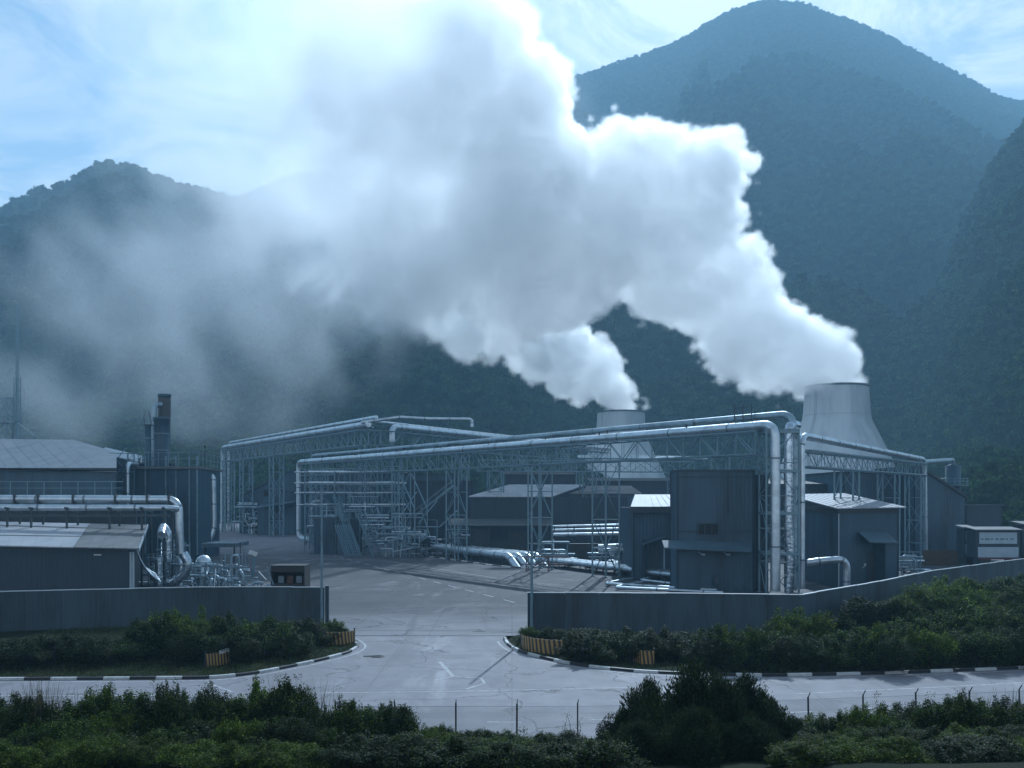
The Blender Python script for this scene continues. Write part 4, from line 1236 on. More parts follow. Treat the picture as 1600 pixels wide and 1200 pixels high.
for z_ in (12.0, 6.3): MB().box((X0 + .05, YB - .1, z_), (X1 - .05, YB - .05, z_ + .12)).build('girt', M['clad_dark'], tb)

# shed left of the block
a = at(990, 790, 116); XA = a.x
zs_ = 9.0
sh = shed((XA, 116), 'blue-grey shed with a pale roof left of the tall block', [(XA, 116), (XA + 8.5, 116), (XA + 8.5, 130), (XA, 130)], 8.6, M['clad'], 'building', 'shed')
roof_sheet((XA - .4, 115.5, 8.75), (XA + 8.8, 115.5, 8.9), (XA + 8.8, 130, 10.3), (XA + 2.0, 130, 10.3)).build('roof', M['roof_light'], sh)
MB().box((XA - .45, 115.42, 8.0), (XA + 8.8, 115.56, 8.8)).build('fascia', M['trim'], sh)
dx = at(1003, 860, 116).x
MB().box((dx, 115.0, 0), (dx + .25, 115.95, 4.9)).build('door_jamb', M['clad_dark'], sh)
MB().slab([(dx - .1, 114.6, 4.3), (dx + 2.6, 114.6, 5.2), (dx + 2.6, 115.95, 5.3), (dx - .1, 115.95, 4.4)], .1).build('porch_roof', M['clad_pale'], sh)
MB().box((dx + .9, 115.9, 0), (dx + 2.2, 115.99, 3.8)).build('door', M['trim'], sh)
MB().box((dx + 2.6, 115.85, 0), (dx + 2.75, 115.98, 4.6)).build('downpipe', M['white_trim'], sh)

# shed on the right with the sunlit roof
c0_ = at(1310, 797, 104); cx0, cy0 = c0_.x, 104.0          # near corner
LFT = at(1200, 800, 112); RGT = (at(1403, 800, 107).x, 107.0)
BK = (at(1260, 800, 124).x + 9, 124.0)
ze = EYE - (797 - HZ) * 104 / F
lx, ly = at(1232, 800, 122).x, 122.0
rx_, ry_ = RGT
bx_, by_ = lx + (rx_ - cx0), ly + (ry_ - cy0)
rsd = shed((cx0, cy0), 'blue-grey shed with a sunlit pale roof and a small porch at the right', [(lx, ly), (cx0, cy0), (rx_, ry_), (bx_, by_)], ze, M['clad'], 'building', 'shed', h_list=[ze + .1, ze, ze + .1, ze + .2])
for (p_, q_) in (((lx, ly), (cx0, cy0)), ((cx0, cy0), (rx_, ry_)), ((rx_, ry_), (bx_, by_))):
    bar('fascia', (p_[0], p_[1], ze - .1), (q_[0], q_[1], ze - .1), .28, M['trim'], rsd, .55)
e_ = .45
roof_sheet((cx0 - .5, cy0 - .6, ze + .22), (rx_ + .7, ry_ - .5, ze + .3), (bx_ + .5, by_ + .4, ze + 1.9), (lx - .4, ly + .2, ze + 1.75)).build('roof', M['roof_light'], rsd)
dirR = (Vector((rx_, ry_, 0)) - Vector((cx0, cy0, 0))).normalized(); outR = Vector((dirR.y, -dirR.x, 0))
pp = Vector((cx0, cy0, 0)) + dirR * 2.6
MB().slab([tuple(pp + outR * 1.9 + Vector((0, 0, 5.15))), tuple(pp + dirR * 3.9 + outR * 1.9 + Vector((0, 0, 5.0))), tuple(pp + dirR * 3.9 + outR * .05 + Vector((0, 0, 6.1))), tuple(pp + outR * .05 + Vector((0, 0, 6.2)))], .12).build('porch_roof', M['clad_pale'], rsd)
p3 = pp + dirR * 2.3
MB().prism([tuple((p3 + outR * .05)[:2]), tuple((p3 + outR * 1.7)[:2]), tuple((p3 + outR * 1.7 + dirR * 1.5)[:2]), tuple((p3 + outR * .05 + dirR * 1.5)[:2])], 0, 4.9).build('porch_wall', M['clad'], rsd)
p4 = pp + dirR * 1.2
MB().prism([tuple((p4 + outR * .03)[:2]), tuple((p4 + outR * .08)[:2]), tuple((p4 + outR * .08 + dirR * 1.0)[:2]), tuple((p4 + outR * .03 + dirR * 1.0)[:2])], 0, 4.0).build('door', M['trim'], rsd)
bar('corner_trim', (cx0, cy0 - .08, 0), (cx0, cy0 - .08, ze - .4), .12, M['white_trim'], rsd)
pl = pp + dirR * .4 + outR * .3
MB().tube([tuple(pl + Vector((0, 0, 2.2))), tuple(pl + outR * .4 + Vector((0, 0, 2.5)))], .05, 6).tube([tuple(pl + outR * .4 + Vector((0, 0, 2.4))), tuple(pl + outR * .4 + Vector((0, 0, 2.7)))], [.05, .16], 8).build('wall_lamp', M['white'], rsd)

# tall shed with the steep roof, far right
ax0, ax1, ay = at(1428, 800, 146).x, at(1507, 800, 146).x, 146.0
zt0, zt1 = at(1440, 733, ay).z, at(1507, 776, ay).z
ts = empty('shed', (ax0, ay, 0), 'tall windowless shed with one steep sloping roof edge at the far right', 'building')
ribbed((ax0, ay), (ax0 + 1.4, ay), -.05, zt0 + .3, zt0).build('wall', M['clad'], ts)
ribbed((ax0 + 1.4, ay), (ax1, ay), -.05, zt0, zt1).build('wall', M['clad'], ts)
ribbed((ax1, ay), (ax1 + 1, ay + 16), -.05, zt1, zt1).build('wall', M['clad'], ts)
ribbed((ax0, ay + 16), (ax0, ay), -.05, zt0 + .3, zt0 + .3).build('wall', M['clad'], ts)
MB().slab([(ax0 + 1.2, ay - .4, zt0 + .25), (ax1 + .4, ay - .4, zt1 + .1), (ax1 + 1.2, ay + 16, zt1 + .1), (ax0 + 1.2, ay + 16, zt0 + .25)], .4).build('roof', M['roof_dark'], ts)
MB().box((ax0, ay, zt0 + .25), (ax0 + 1.3, ay + 16, zt0 + .5)).build('parapet', M['trim'], ts)
MB().prism([(ax0 - 1.5, ay - 6), (ax1 + 1, ay - 6), (ax1 + 1, ay - 5.7), (ax0 - 1.5, ay - 5.7)], 0, 2.2).build('low_wall', M['brown'], ts)
# big darker hall behind the right bridge
def block(name, label, px0, px1, Y, pyt, depth, mat, cat='building', roof='roof_dark', z0=0, pitch=0.0, pyt2=None):
    xa, xb = at(px0, HZ, Y).x, at(px1, HZ, Y).x
    za = at(0, pyt, Y).z; zb_ = at(0, pyt2, Y).z if pyt2 else za
    r_ = empty(name, (xa, Y, z0), label, cat)
    ribbed((xa, Y), (xb, Y), z0 - .05, za, zb_).build('wall', M[mat], r_)
    ribbed((xb, Y), (xb, Y + depth), z0 - .05, zb_, zb_ + pitch).build('wall', M[mat], r_)
    ribbed((xa, Y + depth), (xa, Y), z0 - .05, za + pitch, za).build('wall', M[mat], r_)
    ribbed((xb, Y + depth), (xa, Y + depth), z0 - .05, zb_ + pitch, za + pitch).build('wall', M[mat], r_)
    roof_sheet((xa - .3, Y - .4, za + .12), (xb + .3, Y - .4, zb_ + .12), (xb + .3, Y + depth + .3, zb_ + .12 + pitch), (xa - .3, Y + depth + .3, za + .12 + pitch), .16).build('roof', M[roof], r_)
    return r_, xa, xb, za
block('plant_hall', 'dark hall with a flat roof behind the right bridge', 1318, 1412, 152, 738, 20, 'clad', roof='roof_dark')
block('shed', 'low dark roofed shed in front of the big cooling tower', 1205, 1330, 160, 757, 18, 'clad_dark', roof='roof_dark', pitch=1.2)
block('container', 'dark windowless box-like building beyond the steep-roofed shed', 1509, 1566, 175, 790, 8, 'clad_dark', 'building', roof='roof_dark')
block('shed', 'long far shed with a rust-brown dark roof left of the tall block', 925, 1075, 215, 752, 20, 'clad_dark', roof='roof_dark', pitch=1.0)
# small silo
sx, sy = at(1489, 700, 168).x, 168.0
sl = empty('silo', (sx, sy, 0), 'small round silo with a railing above the steep shed roof', 'silo')
zt = at(0, 728, sy).z
MB().lathe([(1.25, 0), (1.25, zt), (0, zt + .4)], 24, c=(sx, sy, 0)).build('tank', M['clad'], sl)
for k in range(10):
    a_ = 2 * math.pi * k / 10
    bar('rail_post', (sx + 2.4 * math.cos(a_), sy + 2.4 * math.sin(a_), zt - 3.4), (sx + 2.4 * math.cos(a_), sy + 2.4 * math.sin(a_), zt - 2.2), .08, M['steel'], sl)
MB().lathe([(1.26, zt - 3.5), (2.5, zt - 3.5), (2.5, zt - 3.35), (1.26, zt - 3.35)], 24, c=(sx, sy, 0)).build('platform', M['steel'], sl)
for z_ in (zt - 2.7, zt - 2.2):
    MB().tube([(sx + 2.4 * math.cos(a_ * .31416), sy + 2.4 * math.sin(a_ * .31416), z_) for a_ in range(21)], .04, 5).build('rail', M['steel'], sl)
pipe_run('pipe reaching the top of the small silo', [(at(1443, 722, 150).x, 150, at(0, 722, 150).z), (sx - 1.5, sy - 3, zt + .9), (sx, sy, zt + .9), (sx, sy, zt + .3)], .38, 'pipe_dull', 1.0, 5)

# parked trailers with banners
def trailer(px0, px1, Y, pyt, pyb, label, bl):
    xa, xb = at(px0, 800, Y).x, at(px1, 800, Y).x; zt_, zb_ = at(0, pyt, Y).z, max(.3, at(0, pyb, Y).z)
    r_ = empty('cabin', (xa, Y, 0), label, 'site cabin')
    MB().box((xa, Y, zb_), (xb, Y + 2.6, zt_)).build('body', M['clad_dark'], r_)
    MB().slab([(xa - .2, Y - .5, zt_ + .15), (xb + .2, Y - .5, zt_ + .15), (xb + .2, Y + 2.8, zt_ + .45), (xa - .2, Y + 2.8, zt_ + .45)], .12).build('roof', M['roof_grey'], r_)
    w = (xb - xa)
    MB().box((xa + .08 * w, Y - .12, zb_ + (zt_ - zb_) * .52), (xb - .08 * w, Y - .03, zt_ - .25)).build('banner', M['banner'], r_)
    MB().box((xa + .05 * w, Y - .16, zb_ + .1), (xb - .05 * w, Y - .04, zb_ + (zt_ - zb_) * .40)).build('banner', M['banner_blue'] if bl else M['banner'], r_)
    MB().box((xa + .05 * w, Y - .22, zb_ - .16), (xb - .05 * w, Y - .02, zb_ + .06)).build('skirt', M['red'], r_)
    rnd = random.Random(int(px0))
    x_ = xa + .12 * w
    while x_ < xb - .15 * w:      # illegible lettering seen as short strokes on the banner
        ww = rnd.uniform(.3, .8); MB().box((x_, Y - .135, zb_ + (zt_ - zb_) * .66), (x_ + ww, Y - .121, zb_ + (zt_ - zb_) * .72)).build('mark', M['band'], r_); x_ += ww + rnd.uniform(.1, .4)
    for k in (.15, .85):
        MB().box((xa + k * w - .1, Y + .4, 0), (xa + k * w + .1, Y + 2.2, zb_)).build('support', M['steel_dark'], r_)
    return r_
trailer(1524, 1594, 130, 829, 872, 'site cabin with two pale banners above the right end of the wall', False)
trailer(1508, 1523, 133, 826, 866, 'small dark kiosk squeezed between the steep-roofed shed and the bannered cabin', False)
trailer(1597, 1660, 131, 820, 868, 'second site cabin cut by the right edge of the photograph', True)

# ================================================================== BUILDINGS, middle
# hall with the white roof
ya = 165.0
xa, xb = at(735, 776, ya).x, at(862, 776, ya).x
za = at(0, 777, ya).z
mh = empty('shed', (xa, ya, 0), 'dark shed whose white roof shows between the bridge legs', 'building')
ribbed((xa, ya), (xb + 13, ya), -.05, za, za).build('wall', M['clad_dark'], mh)
zb2 = at(0, 757, 188).z
roof_sheet((xa - .3, ya - .5, za + .15), (xb, ya - .5, za + .15), (at(915, 760, 188).x, 188, zb2), (at(797, 760, 188).x, 188, zb2), .15).build('roof', M['roof_light'], mh)
ribbed((xb, ya), (at(915, 760, 188).x, 188), -.05, za, zb2).build('wall', M['clad_dark'], mh)
ribbed((at(797, 760, 188).x, 188), (xa, ya), -.05, zb2, za).build('wall', M['clad_dark'], mh)
block('shed', 'dark gabled shed right of the white-roofed one', 862, 1000, 176, 772, 16, 'clad', roof='roof_grey', pitch=1.6)
block('shed', 'long dark shed with low roof behind the white-roofed one', 790, 898, 230, 742, 14, 'clad_dark', roof='roof_dark', pitch=1)
block('tower_block', 'tall dark windowless block behind the braced leg of the long bridge', 582, 708, 205, 741, 16, 'clad', roof='roof_dark')
bb, xx0, xx1, _ = block('shed', 'mid-height dark block under the middle of the long bridge', 640, 738, 192, 752, 10, 'clad_dark', roof='roof_dark')
# low open store with dark openings under the white roof
lo_ = empty('open_store', (at(705, 800, 158).x, 158, 0), 'low dark lean-to with open bays beneath the white-roofed shed', 'store')
for k in range(6):
    xk = at(705 + k * 30, 800, 158).x
    bar('post', (xk, 158, 0), (xk, 158, 5.2), .18, M['steel_dark'], lo_)
    if k < 5:
        xn = at(705 + (k + 1) * 30, 800, 158).x
        bar('beam', (xk, 158, 5.2), (xn, 158, 5.2), .18, M['steel_dark'], lo_)
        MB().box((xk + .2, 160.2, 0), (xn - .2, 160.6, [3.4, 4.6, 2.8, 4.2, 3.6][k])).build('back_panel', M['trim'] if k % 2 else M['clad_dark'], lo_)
MB().slab([(at(700, 800, 158).x, 157.4, 5.3), (at(862, 800, 158).x, 157.4, 5.3), (at(862, 800, 158).x, 162, 6.3), (at(700, 800, 158).x, 162, 6.3)], .12).build('roof', M['roof_dark'], lo_)
# far small building on the left of the middle
b4, _, _, _ = block('shed', 'small far shed with a canopy left of the long bridge', 402, 462, 250, 768, 12, 'clad', roof='roof_dark')
xc, xd = at(398, 800, 247).x, at(450, 800, 247).x
MB().slab([(xc, 244, 7.0), (xd + 1, 244, 8.4), (xd + 3, 249.8, 9.2), (xc + 1, 249.8, 8.0)], .15).build('canopy', M['clad_pale'], b4)
window(b4, (at(412, 800, 250).x, 250), (1, 0), 1.3, 1.8, 10.0, 1)
b4b = empty('shed', (at(385, 800, 262).x, 262, 0), 'taller slope-roofed shed behind the small canopied one', 'building')
pA, pB, pC = at(375, 777, 262), at(462, 733, 262), at(470, 733, 262)
ribbed((pA.x, 262), (pB.x, 262), -.05, pA.z, pB.z).build('wall', M['clad'], b4b)
ribbed((pB.x, 262), (pC.x + 20, 270), -.05, pB.z, pB.z - 1).build('wall', M['clad_dark'], b4b)
MB().slab([(pA.x - .4, 261.5, pA.z + .4), (pB.x + .2, 261.5, pB.z + .4), (pB.x + .2, 276, pB.z + .4), (pA.x - .4, 276, pA.z + .4)], .35).build('roof', M['roof_dark'], b4b)
ribbed((pA.x, 276), (pA.x, 262), -.05, pA.z, pA.z).build('wall', M['clad'], b4b)
# cabinets / small blocks standing on the yard under the bridge
def cabinet(px0, px1, Y, h, label, mat='clad_pale', depth=3):
    xa, xb = at(px0, 800, Y).x, at(px1, 800, Y).x
    r_ = empty('cabinet', (xa, Y, 0), label, 'cabinet')
    ribbed((xa, Y), (xb, Y), 0, h, h, .6, .03).build('front', M[mat], r_)
    MB().box((xa, Y + .02, 0), (xb, Y + depth, h - .02)).build('body', M[mat], r_)
    MB().box((xa - .12, Y - .12, h), (xb + .12, Y + depth + .1, h + .14)).build('lid', M['trim'], r_)
    for x_ in (xa, xb): MB().box((x_ - .05, Y - .05, 0), (x_ + .05, Y + .03, h)).build('corner_trim', M['steel'], r_)
    MB().box((xb - .35, Y - .1, h * .5), (xb - .3, Y - .03, h * .62)).build('handle', M['band'], r_)
    return r_
cabinet(490, 525, 167, 6.1, 'wide dark cabinet under the left end of the long bridge', 'clad')
cabinet(528, 542, 166, 5.5, 'pale upright cabinet beside the wide dark one', 'clad_pale')
cabinet(546, 562, 168, 6.0, 'dark cabinet beside the pale upright one', 'clad_dark')
# inclined stairs / conveyor slats
def stair(p, q, w, n, label, mat='steel'):
    p, q = Vector(p), Vector(q)
    r_ = empty('stair', (p.x, p.y, p.z), label, 'stair')
    d = q - p; s = Vector((-d.y, d.x, 0)).normalized() * w / 2
    for sg in (-1, 1):
        bar('stringer', p + s * sg, q + s * sg, .12, M[mat], r_, .25)
        bar('handrail', p + s * sg + Vector((0, 0, 1)), q + s * sg + Vector((0, 0, 1)), .07, M[mat], r_)
        for k in range(0, n + 1, max(1, n // 5)):
            c = p.lerp(q, k / n) + s * sg
            bar('baluster', c, c + Vector((0, 0, 1)), .05, M[mat], r_)
    for k in range(n):
        c = p.lerp(q, (k + .5) / n)
        bar('step', c - s, c + s, .32, M[mat], r_, .06)
    return r_
stair((-26.3, 163, 0), (-30.5, 166, 10.0), 1.2, 22, 'steep steel stair climbing left to the low pipe rack')
stair((-22.5, 160, 0), (-25.4, 161, 7.2), 2.6, 16, 'broad slatted stair leaning beside the steep one')
stair((-17.3, 170, 6.5), (-10.5, 172, 12.0), 1.2, 16, 'narrow gangway rising to the right between the bridge legs')
# banked ramp of sheet
MB().slab([(-18.4, 153, .05), (-13.5, 151, .05), (-11.0, 158, 2.4), (-13.0, 160, 2.6)], .1)
rp_ = MB().slab([tuple(onz(640, 858)), tuple(onz(672, 862)), (at(673, 842, 150).x, 150, at(0, 842, 150).z), (at(668, 840, 152).x, 152, at(0, 840, 152).z)], .1).build('sheet_ramp', M['clad_pale'])
tag(rp_, 'pale sheet leaning low against the ends of the four ground pipes', 'sheet')

# equipment clutter: pumps and valves
def pump(x, y, z, s, label, seed, turn=0):
    r_ = empty('pump', (x, y, z), label, 'pump')
    rnd = random.Random(seed)
    MB().box((x - .9 * s, y - .5 * s, z), (x + .9 * s, y + .5 * s, z + .18 * s)).build('plinth', M['band'], r_)
    MB().tube([(x - .8 * s, y, z + .65 * s), (x + .1 * s, y, z + .65 * s)], .28 * s, 14).build('motor', M['steel_dark'], r_)
    MB().tube([(x + .1 * s, y, z + .65 * s), (x + .35 * s, y, z + .65 * s)], .16 * s, 10).build('shaft', M['band'], r_)
    MB().lathe([(0, 0), (.26 * s, .02), (.34 * s, .2 * s), (.26 * s, .42 * s), (.14 * s, .55 * s), (0, .56 * s)], 16, c=(x + .62 * s, y, z + .3 * s)).build('casing', M['clad_dark'], r_)
    MB().tube(fillet([(x + .62 * s, y, z + .8 * s), (x + .62 * s, y, z + 1.7 * s), (x + (.62 + rnd.uniform(-1, 1)) * s, y + .2, z + (1.4 + rnd.uniform(0, .6)) * s)], .3 * s), .09 * s, 8).build('outlet', M['pipe_dull'], r_)
    MB().tube([(x + .5 * s, y, z + 1.25 * s), (x + .74 * s, y, z + 1.25 * s)], .17 * s, 12).build('flange', M['band'], r_)
    MB().lathe([(.30 * s, 0), (.34 * s, .03), (.30 * s, .06)], 16, c=(x + .62 * s, y - .1, z + 1.95 * s)).build('handwheel', M['band'], r_)
    return r_

# four ground pipes with their sloping ends, and the kerbed bed they lie on
GA = onz(672, 855, 1.3); GB = onz(797, 869, 1.3)
ends = onz(826, 884, .0)
d_ = (GB - GA).normalized(); s_ = Vector((-d_.y, d_.x, 0))
for k in range(4):
    o_ = s_ * (k * 1.35 - .2)
    p0, p1 = GA + o_, GB + o_ + d_ * (k * .35)
    pipe_run(('frontmost', 'second', 'third', 'rearmost')[k] + ' of the four fat ground pipes that dive into the yard at their right end', [p0, p1, p1 + d_ * 4.2 + Vector((0, 0, -2.6))], .55, 'pipe', .9, 4.5)
for i in range(6):
    c = GA.lerp(GB, .05 + i * .18)
    pr_ = empty('pipe_support', (c.x, c.y, 0), 'low steel trestle under the four ground pipes, number %d from their left end' % (i + 1), 'pipe support', 'trestles under the ground pipes')
    pr_['label'] = ('low steel trestle under the left end of the four ground pipes', 'low trestle second from the left under the four ground pipes', 'low trestle left of the middle of the four ground pipes', 'low trestle right of the middle of the four ground pipes', 'low trestle second from the right under the four ground pipes', 'low steel trestle just before the four ground pipes dive down')[i]
    bar('beam', c - s_ * .7 + Vector((0, 0, -.63)), c + s_ * 4.4 + Vector((0, 0, -.63)), .14, M['steel_dark'], pr_)
    for e in (-.5, 4.1):
        q_ = c + s_ * e; bar('leg', Vector((q_.x, q_.y, 0)), q_ + Vector((0, 0, -.63)), .14, M['steel_dark'], pr_)
kl = [onz(655, 868)[:2], onz(700, 874)[:2], onz(770, 884)[:2], onz(830, 889)[:2], onz(845, 884)[:2]]
kerb(smooth_line(kl, 1.5), 'kerb', 'black and white kerb round the bed of the four ground pipes', True, 2.1)

# wide bundle of pipes to the right, towards the block
HA, HB = onz(884, 878, .95), onz(1056, 898, .95)
d2 = (HB - HA).normalized(); s2 = Vector((-d2.y, d2.x, 0))
for k in range(5):
    o_ = s2 * (k * .72 - .4)
    p0 = HA + o_ + d2 * (.6 * k)
    pipe_run(('frontmost', 'second', 'middle', 'fourth', 'rearmost')[k] + ' pipe of the flat bundle running to the tall block', [p0 + Vector((-3.5, 6.5, 0)), p0, HB + o_ + d2 * .5], .31, 'pipe', 1.6, 4)
for i in range(6):
    c = HA.lerp(HB, .08 + i * .17)
    pr_ = empty('pipe_support', (c.x, c.y, 0), ('first', 'second', 'third', 'fourth', 'fifth', 'last')[i] + ' dark trestle under the flat pipe bundle, counted from its left bend', 'pipe support', 'trestles under the pipe bundle')
    bar('beam', c - s2 * .8 + Vector((0, 0, -.38)), c + s2 * 2.9 + Vector((0, 0, -.38)), .14, M['steel_dark'], pr_)
    for e in (-.6, 1.1, 2.7):
        q_ = c + s2 * e; bar('leg', Vector((q_.x, q_.y, 0)), q_ + Vector((0, 0, -.38)), .14, M['steel_dark'], pr_)
for k, (a1, b1) in enumerate((((945, 912), (1120, 922)), ((960, 918), (1130, 926)), ((1000, 906), (1052, 912)))):
    a = onz(*a1, .3); b = onz(*b1, .3)
    pipe_run(('thin ground pipe running along the inside of the right wall', 'second thin ground pipe nearest the inside of the right wall', 'short thin ground pipe below the pipe bundle')[k], [a + Vector((4, 7, 0)), a, b], .17, 'pipe', .8, 5, n=8)
# distant low bright pipes between the bridge legs
for k, (px0, py0, px1, py1, Y, r) in enumerate(((862, 823, 990, 820, 150, .22), (862, 829, 990, 826, 148, .24), (862, 836, 990, 834, 146, .30), (935, 855, 992, 852, 128, .34), (935, 861, 992, 859, 127, .34), (740, 853, 820, 850, 170, .2))):
    pipe_run(('thin bright pipe, topmost of three crossing behind the bridge legs', 'middle of three thin bright pipes crossing behind the bridge legs', 'thickest and lowest of three bright pipes behind the bridge legs', 'upper of two bright pipes entering the left side of the pale-roofed shed', 'lower of two bright pipes entering the left side of the pale-roofed shed', 'thin pipe behind the four ground pipes')[k],
             [at(px0, py0, Y), at(px1, py1, Y)], r, 'pipe', .3, 5, n=8)
pr_ = empty('low_pipe_rack', (7, 147, 0), 'low dark rack holding the three bright pipes behind the bridge legs', 'pipe rack')
for k in range(5):
    xk = 6.5 + k * 3
    bar('post', (xk, 147, 0), (xk, 147, 5.5), .16, M['steel_dark'], pr_)
    bar('crossbar', (xk, 145.4, 3.9), (xk, 150.6, 3.9), .14, M['steel_dark'], pr_)
bar('beam', (6.5, 147, 4.6), (18.5, 147, 4.6), .14, M['steel_dark'], pr_)
MB().box((8.5, 143, 0), (15.5, 143.6, 3.0)).build('back_panel', M['black'], pr_)
# red stand under the near bridge
rs_ = empty('trestle', (2.6, 128, 0), 'dull red steel trestle at the foot of the bridge leg', 'trestle')
for x_ in (1.9, 4.9): bar('leg', (x_, 128, 0), (x_, 128, 2.0), .16, M['red'], rs_)
for z_ in (1.0, 2.0): bar('rail', (1.2, 128, z_), (7.4, 128, z_), .14, M['red'], rs_)
bar('brace', (1.9, 128, 0), (4.9, 128, 2.0), .12, M['red'], rs_)
for i, (px, py, s) in enumerate(((1005, 893, 1.1), (850, 862, 1.2), (880, 858, 1.2), (700, 846, 1.4), (610, 845, 1.8), (590, 850, 1.5), (632, 843, 1.7), (655, 846, 1.3))):
    g_ = onz(px, py)
    pump(g_.x, g_.y, 0, s, ('small pump beside the pipe bundle', 'pump right of the bridge leg with the red trestle', 'second pump behind the left bend of the pipe bundle', 'pump behind the four ground pipes', 'pump among the clutter right of the broad stair',
        'pump close to the foot of the broad stair', 'pump below the narrow gangway', 'pump at the foot of the braced bridge leg')[i], i)
# curved silver pipes in the clutter
for i, (px, py, h, r) in enumerate(((680, 848, 5.5, .32), (684, 848, 4.8, .3), (610, 845, 6, .25), (600, 848, 4.0, .25), (487, 852, 9, .35), (574, 850, 5, .2), (640, 850, 3.8, .22))):
    g_ = onz(px, py)
    pipe_run(('tall hooped pipe by the braced bridge leg', 'shorter hooped pipe by the braced bridge leg', 'slim hooped pipe above the clutter', 'small hooped pipe above the clutter', 'tall hooped pipe left of the wide cabinet', 'slim hooped pipe behind the stairs', 'small low hooped pipe near the sheet ramp')[i],
             [(g_.x, g_.y, 0), (g_.x, g_.y, h), (g_.x + 2.2, g_.y + 1, h), (g_.x + 2.2, g_.y + 1, h - 2.5)], r, 'pipe', 1.0, 2.5, n=10)
for i in range(7):
    p = Vector((-24 + i * 1.9, 166 + (i % 3) * 2, 2.5 + (i * 1.7) % 4)); q = p + Vector((3.2 - (i % 2) * 5, 1.5, 3.0 + (i % 3)))
    pipe_run('%s thin slanting pipe in the clutter right of the stairs' % ['leftmost', 'second', 'third', 'fourth', 'fifth', 'sixth', 'rightmost'][i], [p, q], .10, 'pipe_dull', .3, 3, n=8, group='thin slanting pipes in the clutter')
def manifold(x, y, w, d, h, label, seed, z0=0.0, n=10, r=.10, mat='pipe'):
    """a frame of small bent pipes with valves"""
    rn = random.Random(seed)
    r_ = empty('pipe_manifold', (x, y, z0), label, 'pipework')
    for dx in (0, w):
        for dy in (0, d): bar('post', (x + dx, y + dy, z0), (x + dx, y + dy, z0 + h), .09, M['steel'], r_)
    for z_ in (h * .45, h): bar('beam', (x, y, z0 + z_), (x + w, y, z0 + z_), .09, M['steel'], r_)
    for k in range(n):
        a = x + rn.uniform(0, w); b = x + rn.uniform(0, w); yy = y + rn.uniform(-.2, d); z1 = z0 + h * rn.uniform(.25, 1.05); z2 = z0 + h * rn.uniform(.1, .8)
        ty = rn.random()
        if ty < .25: pts = [(a, yy, z0), (a, yy, z1), (b, yy, z1), (b, yy + rn.uniform(-.4, .4), z2)]
        elif ty < .55: pts = [(x - rn.uniform(0, w * .5), yy, z2), (a, yy, z2), (a, yy, z0 + rn.uniform(.1, .5) * h), (x + w * rn.uniform(1.0, 1.5), yy, z0 + .3 * h)]
        elif ty < .8: pts = [(x - rn.uniform(0, .6), yy, z1), (x + w * rn.uniform(.9, 1.4), yy, z1)]
        else: pts = [(a, yy, z0), (b, yy + .5, z1)]
        rr = r * rn.uniform(.5, 1.5)
        MB().tube(fillet(pts, rr * 3, 3), rr, 8).build('pipe', M[rn.choice([mat, 'pipe_dull', 'pipe_dull'])], r_)
        if k % 2 == 0:
            zz = z0 + (z1 - z0) * rn.uniform(.3, .8)
            MB().tube([(a, yy, zz - rr), (a, yy, zz + rr)], rr * 1.9, 10).build('flange', M['band'], r_)
            MB().tube([(a, yy - rr, zz), (a, yy - rr * 4, zz)], rr * .4, 6).lathe([(0, 0), (rr * 2.2, 0), (rr * 2.2, rr * .4), (0, rr * .4)], 12, c=(a, yy - rr * 4, zz)).build('valve', M['steel_dark'], r_)
    return r_
mf = [(484, 170, 4.5, 2, 8.0, 'pipework between the tall hooped pipe and the wide cabinet'), (500, 172, 5, 2, 11.0, 'pipework rising behind the wide cabinet'), (545, 170, 4, 2, 10.5, 'pipework rising behind the dark cabinet'), (568, 166, 3.6, 2, 6.5, 'pipework behind the broad slatted stair'),
      (600, 158, 3.5, 2, 5.0, 'low pipework right of the broad slatted stair'), (616, 162, 3.4, 2, 7.0, 'pipework left of the narrow gangway'), (634, 160, 3.4, 2, 4.5, 'pipework below the narrow gangway'), (655, 165, 3.0, 2, 6.0, 'pipework behind the sheet ramp'), (700, 188, 4, 2, 4.0, 'pipework behind the left end of the four ground pipes'),
      (735, 186, 4, 2, 3.6, 'pipework behind the middle of the four ground pipes'), (775, 180, 4, 2, 4.2, 'pipework behind the right end of the four ground pipes'), (850, 138, 3.4, 1.6, 3.6, 'pipework behind the red trestle'), (930, 134, 4, 1.6, 3.0, 'pipework at the foot of the leg near the pale-roofed shed'), (962, 128, 3, 1.5, 2.6, 'low pipework beside the pale-roofed shed'),
      (370, 258, 6, 3, 8.0, 'distant pipework under the left end of the high bridge'), (392, 255, 4, 3, 6.0, 'distant pipework left of the small canopied shed'), (1400, 118, 3, 2, 3.2, 'pipework between the porch and the steep-roofed shed')]
for i, (px, Y, w, d, h, lab) in enumerate(mf):
    manifold((px - 800) * Y / F, Y, w, d, h, lab, 200 + i, n=12 if Y < 200 else 9, r=.11 if Y < 200 else .2)
# fallen lattice pieces and stacked stock near the stairs
for i in range(9):
    x_ = -27.5 + i * .32
    b_ = bar('tube', (x_, 158.5, .2), (x_ - 2.2, 161, 5.2), .14, M['steel'], None); tag(b_, '%s tube of those leaning beside the broad slatted stair' % ORDN[i], 'tube', 'tubes leaning beside the stair')
